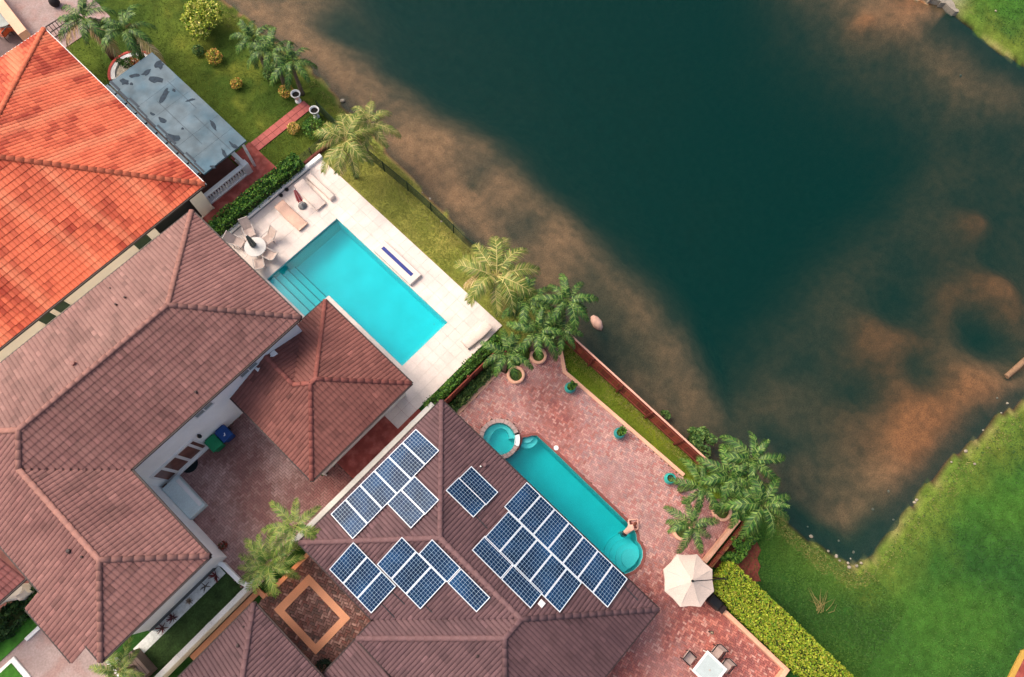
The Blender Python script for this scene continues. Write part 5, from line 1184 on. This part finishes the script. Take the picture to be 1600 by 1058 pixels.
# round table and chairs on deck
p = G(399, 386, .72); ot = thing('round_table', 'pale round glass table on the white deck under the closed grey umbrella', 'table', (p.x, p.y, .085))
MB().lathe((p.x, p.y, .74), [(.02, 0), (.62, 0), (.63, .015), (.62, .03), (.05, .03)], 28).build('top', mat('frosted_glass', lin(192, 190, 187), .2, .05, 3, spec=.5), ot)
for k in range(4): a = .8 + k * math.pi / 2; MB().bar((p.x + .45 * math.cos(a), p.y + .45 * math.sin(a), .085), (p.x + .38 * math.cos(a), p.y + .38 * math.sin(a), .74), .04).build('leg', M_paint, ot)
M_sling = mat('taupe_sling', lin(196, 176, 166), .85, .08, 4); M_alu = mat('taupe_frame', lin(176, 166, 160), .4, .05, 4); M_tanseat = mat('tan_seat', lin(176, 156, 148), .85, .08, 4)
def chair(label, c, ang, ms, mf, s_=.55, hb=.95, z0=.085, rec=.32, group=None):
    o = thing('patio_chair', label, 'chair', (c[0], c[1], z0), group); M = Matrix.Translation((c[0], c[1], z0)) @ Matrix.Rotation(ang, 4, 'Z')
    def T(x, y, z): return M @ Vector((x, y, z))
    h = s_ / 2; b = MB(); V = [T(-h, -h, .42), T(h, -h, .40), T(h, h, .40), T(-h, h, .42)]
    V += [v - Vector((0, 0, .04)) for v in V]; b.add(V, [(0, 1, 2, 3), (7, 6, 5, 4), (0, 4, 5, 1), (1, 5, 6, 2), (2, 6, 7, 3), (3, 7, 4, 0)]); b.build('seat', ms, o)
    b = MB(); V = [T(-h, -h + .02, .44), T(-h, h - .02, .44), T(-h - rec, h - .02, hb), T(-h - rec, -h + .02, hb)]; V += [v + (M.to_3x3() @ Vector((-.04, 0, -.02))) for v in V]
    b.add(V, [(0, 1, 2, 3), (7, 6, 5, 4), (0, 4, 5, 1), (1, 5, 6, 2), (2, 6, 7, 3), (3, 7, 4, 0)]); b.build('backrest', ms, o)
    for sx, sy in ((1, 1), (1, -1), (-1, 1), (-1, -1)): MB().bar(T(sx * (h - .02), sy * h, 0), T(sx * (h - .05), sy * h, .42), .04).build('leg', mf, o)
    for sy in (1, -1):
        MB().bar(T(h - .05, sy * (h + .02), .62), T(-h - rec * .3, sy * (h + .02), .64), .05, .03).build('armrest', mf, o); MB().bar(T(-h - .02, sy * (h + .0), .42), T(-h - rec, sy * (h + .0), hb + .02), .035).build('back_rail', mf, o)
    MB().bar(T(-h - rec, -h, hb + .02), T(-h - rec, h, hb + .02), .04).build('top_rail', mf, o); return o
labs = ['deck chair nearest the brown roof corner at the round table', 'deck chair behind the closed grey umbrella', 'deck chair on the lounger side of the round table', 'bare framed deck chair on the pool side of the round table', 'deck chair at the roof edge nearest the pool steps']
for k, (px, py) in enumerate(((373, 379), (390, 363), (417, 375), (419, 398), (405, 410))):
    c = G(px, py, .5); an_ = math.atan2(p.y - c.y, p.x - c.x); chair(labs[k], (c.x, c.y), an_, M_sling, M_alu, .54, 1.0, rec=.42, group='deck dining chairs')
# square glass table and chairs on brick patio
tx0, tx1, ty0, ty1 = 3.36, 4.68, -14.15, -12.83
ot = thing('square_table', 'white framed square glass table on the brick patio', 'table', (4.02, -13.5, .07))
for q0 in ((tx0, tx1, ty0, ty0 + .12), (tx0, tx1, ty1 - .12, ty1), (tx0, tx0 + .12, ty0 + .121, ty1 - .121), (tx1 - .12, tx1, ty0 + .121, ty1 - .121)): MB().bbox(*q0, .73, .78, .008).build('top_frame', M_paint, ot)
MB().box(tx0 + .12, tx1 - .12, ty0 + .12, ty1 - .12, .745, .762).build('glass_top', mat('pale_glass', lin(176, 188, 188), .1, .06, 2, spec=.6), ot)
MB().box(tx0 + .125, tx1 - .125, ty0 + .125, ty1 - .125, .7622, .764).build('glass_edge_line', mat('glass_rim', lin(180, 192, 192), .12, .05, 3), ot)
for x0 in (tx0 + .08, tx1 - .08):
    for y0 in (ty0 + .08, ty1 - .08): MB().box(x0 - .03, x0 + .03, y0 - .03, y0 + .03, .07, .73).build('leg', M_paint, ot)
MB().lathe((4.02, -13.5, .766), [(.05, 0), (.05, .02), (.02, .03)], 14).build('umbrella_hole_ring', M_alu, ot)
for k, (cx_, cy_, a) in enumerate(((3.75, -12.45, -math.pi / 2), (4.98, -13.35, math.pi), (4.75, -14.15, math.pi), (3.5, -14.6, math.pi / 2))):
    chair(['black framed chair on the pool side of the square table', 'black framed chair on the hedge side of the square table', 'second black framed chair on the hedge side of the square table', 'black framed chair on the far side of the square table'][k], (cx_, cy_ if k != 2 else -14.1, ), a, M_tanseat, M_black, .5, .9, .07, .12, 'brick patio chairs')
# parasol
c = G(1077, 907, 2.45); pu = thing('parasol', 'cream octagonal parasol beside the lime hedge', 'parasol', (c.x, c.y, .07))
M_canv = mat('cream_canvas', lin(206, 188, 176), .9, .04, 1.5, bump=.1)
Rp = 1.37; rim = [Vector((c.x + Rp * math.cos(a), c.y + Rp * math.sin(a), 2.38)) for a in [math.pi / 4 * k + .36 for k in range(8)]]; pk_ = Vector((c.x, c.y, 2.98))
for k in range(8):
    a_, b_ = rim[k], rim[(k + 1) % 8]; rows = []; bm_ = MB()
    for i in range(5):
        t = i / 4; l = pk_.lerp(a_, t); r = pk_.lerp(b_, t); mid = (l + r) / 2 - Vector((0, 0, .015 * t)); mid = mid.lerp(Vector((c.x, c.y, mid.z)), .035 * t)
        l = l - Vector((0, 0, .06 * math.sin(math.pi * t))); r = r - Vector((0, 0, .06 * math.sin(math.pi * t))); mid = mid - Vector((0, 0, .05 * math.sin(math.pi * t))); rows.append((l, mid, r))
    V = [v for rw_ in rows for v in rw_]; F_ = []
    for i in range(4):
        for j in range(2): F_.append((i * 3 + j, (i + 1) * 3 + j, (i + 1) * 3 + j + 1, i * 3 + j + 1))
    V2 = [v - Vector((0, 0, .012)) for v in V]; o_n = len(V)
    lm, rm_ = rows[4][0], rows[4][2]; mm = rows[4][1]
    bm_.add(V, F_); bm_.add([lm, mm, rm_, rm_ - Vector((0, 0, .14)), mm - Vector((0, 0, .14)), lm - Vector((0, 0, .14))], [(0, 5, 4, 1), (1, 4, 3, 2)])
    pn = bm_.build('canopy_panel', M_canv, pu)
    MB().bar(a_ - Vector((0, 0, .03)), pk_ - Vector((0, 0, .10)), .025, .03).build('rib', M_alu, pu)
hd = Vector((math.cos(-.77), math.sin(-.77), 0)); ms_ = Vector((c.x, c.y, 0)) + hd * 1.72
MB().tube([ms_ + Vector((0, 0, .1)), ms_ + Vector((0, 0, 2.6)), ms_ + Vector((0, 0, 2.95))], .035, 10).build('mast', M_black, pu)
MB().tube([ms_ + Vector((0, 0, 2.6)), pk_ + hd * .6 + Vector((0, 0, .02)), pk_ + Vector((0, 0, .10))], .022, 8).build('arm', M_black, pu)
MB().lathe((pk_.x, pk_.y, pk_.z - .02), [(.07, 0), (.06, .08), (.02, .12)], 10).build('finial', M_black, pu)
MB().bbox(ms_.x - .4, ms_.x + .4, ms_.y - .4, ms_.y + .4, .07, .17, .03).build('base', M_dark, pu)
cc = G(1113, 905, .4); chair('brown patio chair half hidden under the parasol edge by the hedge', (7.15, -10.75), math.pi * .9, mat('brown_wicker', lin(120, 88, 70), .8, .2, 10), M_dark, .55, .85, .07, .1)
gq = G(1118, 941, .8); gl = thing('grill', 'black covered grill between the parasol and the low sand wall', 'grill', (gq.x, gq.y, .07))
MB().bbox(gq.x - .28, gq.x + .28, gq.y - .36, gq.y + .36, .45, .95, .08).build('hood', M_black, gl); MB().box(gq.x - .22, gq.x + .22, gq.y - .3, gq.y + .3, .12, .449).build('cabinet', M_black, gl)
for s_ in (-1, 1): MB().bbox(gq.x - .22, gq.x + .22, gq.y + s_ * .52 - .14, gq.y + s_ * .52 + .14, .70, .74, .01).build('side_shelf', M_dark, gl)
for sx in (-1, 1):
    for sy in (-1, 1): MB().lathe((gq.x + sx * .18, gq.y + sy * .26, .07), [(.04, 0), (.04, .05)], 8).build('caster', M_black, gl)
# lamps that are lit
def lamp(label, p, h, e, rad):
    o = thing('garden_lamp', label, 'lamp', p); p = Vector(p)
    MB().tube([p, p + Vector((0, 0, h))], .03, 8).build('stem', M_black, o)
    MB().blob(p + Vector((0, 0, h + .06)), (.07, .07, .07), 10, 7).build('bulb', glow_mat('warm_bulb', (1, .72, .42), e), o)
    MB().lathe(p + Vector((0, 0, h + .14)), [(.10, 0), (.09, .02), (.01, .05)], 12).build('lamp_cap', M_black, o) if rad == 0 else None
    l = bpy.data.lights.new('warm_lamp', 'POINT'); l.energy = 14; l.color = (1, .62, .32); l.shadow_soft_size = .08; lo_ = bpy.data.objects.new('lamp_light', l); COL.objects.link(lo_); lo_.parent = o; lo_.location = (0, 0, h + .32)
q_ = G(449, 893, .5); lamp('small lit garden lamp beside the bushy palm by the entry court', (q_.x, q_.y, .05), .45, 6, 1)
q_ = G(1111, 988, .45); lamp('small dark topped lit path lamp on the red bricks near the square table', (q_.x, q_.y, .07), .4, 4, 0)
q_ = G(507, 1046, .3); bush('dark round shrub in the shaded corner of the entry court', (q_.x, q_.y, 0), .5, 700, .12, [lin(20, 44, 34), lin(28, 56, 38), lin(14, 34, 28)])
hedge('thin dark green planting at the foot of the mauve roof eave by the entry court', (-5.75, 5.3), (-5.75, 1.2), .35, .35, 1000, .1, [lin(28, 48, 24), lin(40, 62, 28), lin(24, 40, 22)])

# rocks, logs and debris along the lake
M_rock = mat('pale_rock', lin(150, 140, 124), .9, .25, 5, bump=.5, bscale=12)
def rock(label, px, py, r, z=None, m=None, cat='rock'):
    q_ = G(px, py, -.35); z = ground_z(q_.x, q_.y) if z is None else z; b = MB(); b.blob((q_.x, q_.y, z + r[2] * .4), r, 9, 6, .28)
    o = tag(b.build('rock', m or M_rock, None, True, loc=(q_.x, q_.y, z)), label, cat, 'shore rocks'); o.rotation_euler.z = U(0, 3) if cat != 'x' else 0; return o
M_prock = mat('pink_rock', lin(206, 166, 148), .9, .2, 3, bump=.4)
rk = rock('large pale pink rock standing in the lake beside the palm cluster', 932, 505, (.52, .30, .30), WATER_Z - .02, M_prock); rk.rotation_euler.z = math.radians(-105)
locs = [(1338, 863), (1325, 880), (1312, 876), (1303, 869), (1292, 861), (1268, 838), (1264, 823), (1322, 886), (1330, 873), (1430, 785), (1394, 767), (1516, 726), (1561, 621), (1575, 630), (1565, 645), (1537, 672), (1486, 722), (1508, 705), (1550, 23), (1518, 102), (1592, 148), (1597, 157), (535, 157), (660, 302), (672, 310), (690, 350), (1315, 845), (1372, 795), (1398, 812), (1433, 781), (1345, 880), (1336, 884)]
for k, (px, py) in enumerate(locs):
    s_ = U(.04, .10) * (1.6 if (px, py) in ((1550, 23), (535, 157)) else 1)
    rock('small pale stone ' + ('in the cluster at the pointed near end of the lake' if 1250 < px < 1350 else 'on the lawn bank of the lake towards the log' if px > 1350 and py > 500 else 'on the far bank at the top right' if px > 1350 else 'on the muddy shore by the mesh fence'), px, py, (s_ * 1.2, s_, s_ * .7))
tag(MB().tube([(*G(1575, 588, -.2)[:2], -.35), (*G(1602, 565, 0)[:2], -.2), (*G(1640, 532, 0)[:2], -.1)], [.16, .18, .17], 12).build('log', mat('weathered_log', lin(132, 104, 80), .9, .25, 4, bump=.5)), 'thick weathered log at the right edge of the lake', 'log')
M_twig = mat('dry_twig', lin(140, 128, 80), .9, .2, 6)
def branch(label, c, n_, L, m=M_twig):
    b = MB()
    for _ in range(n_):
        a = U(-.9, 1.6) + .3; s_ = Vector((c[0] + U(-.3, .3), c[1] + U(-.3, .3), c[2] + .05)); e = s_ + Vector((math.cos(a), math.sin(a), 0)) * L * U(.4, 1) + Vector((0, 0, U(0, .10))); md = (s_ + e) / 2 + Vector((U(-.1, .1), U(-.1, .1), .08))
        b.tube([s_, md, e], [.016, .011, .004], 5)
    return tag(b.build('fallen_branch', m), label, 'branch')
q_ = G(1288, 940, 0); branch('pale fallen palm branch lying on the dark lawn', (q_.x - .5, q_.y - .2, 0), 16, 1.3)
q_ = G(596, 150, -.42); branch('thin bare branch sticking out of the shallow water by the deck corner palms', (q_.x - 1.0, q_.y - .4, WATER_Z), 3, 1.8)
b = MB(); c1, c2, c3 = G(1440, -12, -.1), G(1472, 2, -.1), G(1496, 20, -.1); lft = []; rgt = []
for k in range(15):
    t = k / 14; q_ = c1.lerp(c2, t * 2) if t < .5 else c2.lerp(c3, t * 2 - 1); w = .9 * (1 - .75 * t)
    lft.append((q_.x - w * .35 + U(-.12, .12), q_.y - .1 + U(-.12, .12))); rgt.append((q_.x + w + U(-.15, .15), q_.y + .5 * (1 - t) + U(-.15, .15)))
b.prism(lft + rgt[::-1], -.5, .012)
tag(b.build('concrete_apron', mat('grey_concrete', lin(140, 132, 120), .95, .3, 2, bump=.5, fine=.25)), 'grey concrete apron on the far lake bank at the top right', 'concrete')
# far corner terrace, bottom right
struct(MB().prism([G(1598, 1022)[:2], G(1640, 1000)[:2], G(1680, 1100)[:2], G(1575, 1062)[:2]], -.02, .06).build('corner_terrace', M_redc))
tag(strip(MB(), [G(1575, 1064)[:2], G(1597, 1020)[:2], G(1640, 998)[:2]], .25, 0, .12).build('terrace_kerb', mat('yellow_kerb', lin(190, 150, 70), .8, .1, 3)), 'yellowish kerb round the red terrace at the bottom right corner', 'kerb')

# neighbour's terrace at top left
nt_ = thing('neighbour_wall', 'peach wall between the pale driveway and the shaded terrace at the top left', 'wall', (3.0, 43.5, 0))
w0, w1 = G(2, 2, .8), G(36, 52, .8); MB().prism([(w0.x - .35, w0.y + 1.2), (w0.x + .3, w0.y + 1.2), (w1.x + .3, w1.y), (w1.x - .3, w1.y)], 0, .9).build('wall', mat('peach_wall', lin(224, 180, 152), .85, .08, 1), nt_)
struct(MB().box(-8, 2.95, 39.9, 46, .041, .06).build('neighbour_terrace', mat('grey_terrace', lin(110, 92, 90), .85, .2, 2)))
M_och = mat('orange_cushion', lin(184, 88, 56), .85, .15, 4)
for k, (px, py) in enumerate(((5, 50), (17, 42))):
    q_ = G(px, py, .5); chair(['orange cushioned chair at the far left edge of the neighbour terrace', 'reddish chair beside the peach wall on the neighbour terrace'][k], (q_.x, q_.y), 1.9 - k, M_och, M_dark, .6, .85, .06, .1)
q_ = G(4, 29, .7); ot = thing('round_table', 'round dark glass table at the left edge of the neighbour terrace', 'table', (q_.x, q_.y, .06)); MB().lathe((q_.x, q_.y, .72), [(.02, 0), (.65, 0), (.66, .02), (.05, .035)], 24).build('top', mat('grey_glass', lin(120, 132, 130), .15, .2, 3, spec=.5), ot); MB().lathe((q_.x, q_.y, .06), [(.3, 0), (.28, .05), (.05, .1), (.05, .66)], 14).build('pedestal', M_dark, ot)
cg = thing('cage_frame', 'dark metal frame gate at the corner of the orange roof', 'gate', (5.2, 39.2, 0)); g0, g1 = G(72, 43, 1.0), G(101, 25, 1.0)
for zz in (.1, .55, 1.05): MB().bar((g0.x, g0.y, zz), (g1.x, g1.y, zz), .05).build('bar', M_dark, cg)
for k in range(7): q0 = Vector((*g0[:2], 0)).lerp(Vector((*g1[:2], 0)), k / 6); MB().bar(q0, q0 + Vector((0, 0, 1.08)), .04).build('upright', M_dark, cg)
q_ = G(84, 2, .4); tag(MB().blob((q_.x, q_.y, .35), (.32, .28, .36), 12, 8, .1).build('covered_pot', mat('black_cover', lin(40, 36, 38), .7, .2, 5), None, True), 'dark covered pot on the pale driveway at the top edge', 'pot')

# ------------------------------------------------------------------ person in the freeform pool
ps = thing('person', 'person in black swimwear leaning on the pool edge with arms folded round the head', 'person', (6.2, -6.05, -1.0))
M_skin = mat('skin', lin(226, 176, 158), .55, .05, 8, fine=.03)
def skin_body(name, J, E, m, parent, root=0, sub=2):
    me_ = bpy.data.meshes.new(name); off = ORI[parent.name]
    me_.from_pydata([tuple(Vector(j[0]) - off) for j in J], E, []); me_.materials.append(m)
    o = bpy.data.objects.new(name, me_); COL.objects.link(o); o.parent = parent
    md = o.modifiers.new('skin', 'SKIN'); md.use_smooth_shade = True
    if not me_.skin_vertices: me_.skin_vertices.new()
    for k, j in enumerate(J):
        sv = me_.skin_vertices[0].data[k]; r = j[1]; sv.radius = r if isinstance(r, tuple) else (r, r); sv.use_root = (k == root)
    s = o.modifiers.new('sub', 'SUBSURF'); s.levels = sub; s.render_levels = sub; return o
px_, py_ = 6.62, -6.0
def PB(f, s_, z): return (px_ + f, py_ + s_, z)      # f towards the deck, s_ sideways
J = [(PB(-.38, 0, -.22), (.16, .115)), (PB(-.22, 0, -.02), (.15, .105)), (PB(-.04, 0, .18), (.185, .115)), (PB(.10, 0, .30), (.145, .095)), (PB(.20, 0, .37), .055),
     (PB(.27, 0, .41), (.075, .085)), (PB(.37, 0, .43), (.08, .095)), (PB(.43, 0, .42), .06)]
E = [(i, i + 1) for i in range(7)]
for s_ in (1, -1):
    o_i = len(J)
    J += [(PB(.09, s_ * .18, .29), .068), (PB(.19, s_ * .28, .23), .054), (PB(.28, s_ * .345, .16), .047), (PB(.44, s_ * .22, .14), .041), (PB(.57, s_ * .10, .14), .031), (PB(.62, s_ * .055, .14), .034)]
    E += [(3, o_i)] + [(o_i + i, o_i + i + 1) for i in range(5)]
    h_i = len(J)
    J += [(PB(-.40, s_ * .10, -.36), .095), (PB(-.36, s_ * .11, -.75), .065), (PB(-.44, s_ * .11, -1.18), .04), (PB(-.33, s_ * .12, -1.22), .03)]
    E += [(0, h_i)] + [(h_i + i, h_i + i + 1) for i in range(3)]
skin_body('body', J, E, M_skin, ps)
for s_ in (1, -1):
    for f in range(5):
        a = (-.5, -.2, 0.05, .3, .9)[f]; L = (.075, .085, .09, .08, .06)[f]
        q0 = Vector(PB(.62, s_ * .055, .135)) + Vector((.012 * (f - 2) * .4, -s_ * .008 * (f - 1.5) * 1.2, 0)); d = Vector((math.cos(a + .6), -s_ * math.sin(a + .6), 0))
        skin_body('finger', [(q0, .009), (q0 + d * L * .55 + Vector((0, 0, .006)), .0085), (q0 + d * L - Vector((0, 0, .008)), .007)], [(0, 1), (1, 2)], M_skin, ps, 0, 1)
hr_ = MB(); hr_.blob(PB(.33, 0, .47), (.115, .095, .075), 14, 9, .05); hr_.blob(PB(.24, 0, .45), (.06, .055, .045), 10, 7, .1); hr_.build('hair', mat('brown_hair', lin(112, 58, 44), .6, .25, 12), ps, True)
fc = MB()
for s_ in (1, -1): fc.blob(PB(.445, s_ * .035, .425), (.012, .014, .009), 8, 6)
fc.build('eyes', M_black, ps, True)
fn = MB(); fn.blob(PB(.475, 0, .40), (.022, .013, .016), 8, 6); fn.blob(PB(.46, 0, .37), (.014, .026, .008), 8, 6)
for s_ in (1, -1): fn.blob(PB(.36, s_ * .088, .41), (.025, .012, .03), 8, 6)
fn.build('nose_mouth_ears', M_skin, ps, True)
sw = MB(); sw.tube([PB(-.30, 0, -.10), PB(-.36, 0, -.18), PB(-.41, 0, -.27), PB(-.42, 0, -.36)], [.15, .185, .19, .16], 16); sw.build('swimwear', mat('black_swimwear', (.01, .01, .012), .6, .1, 5), ps, True)
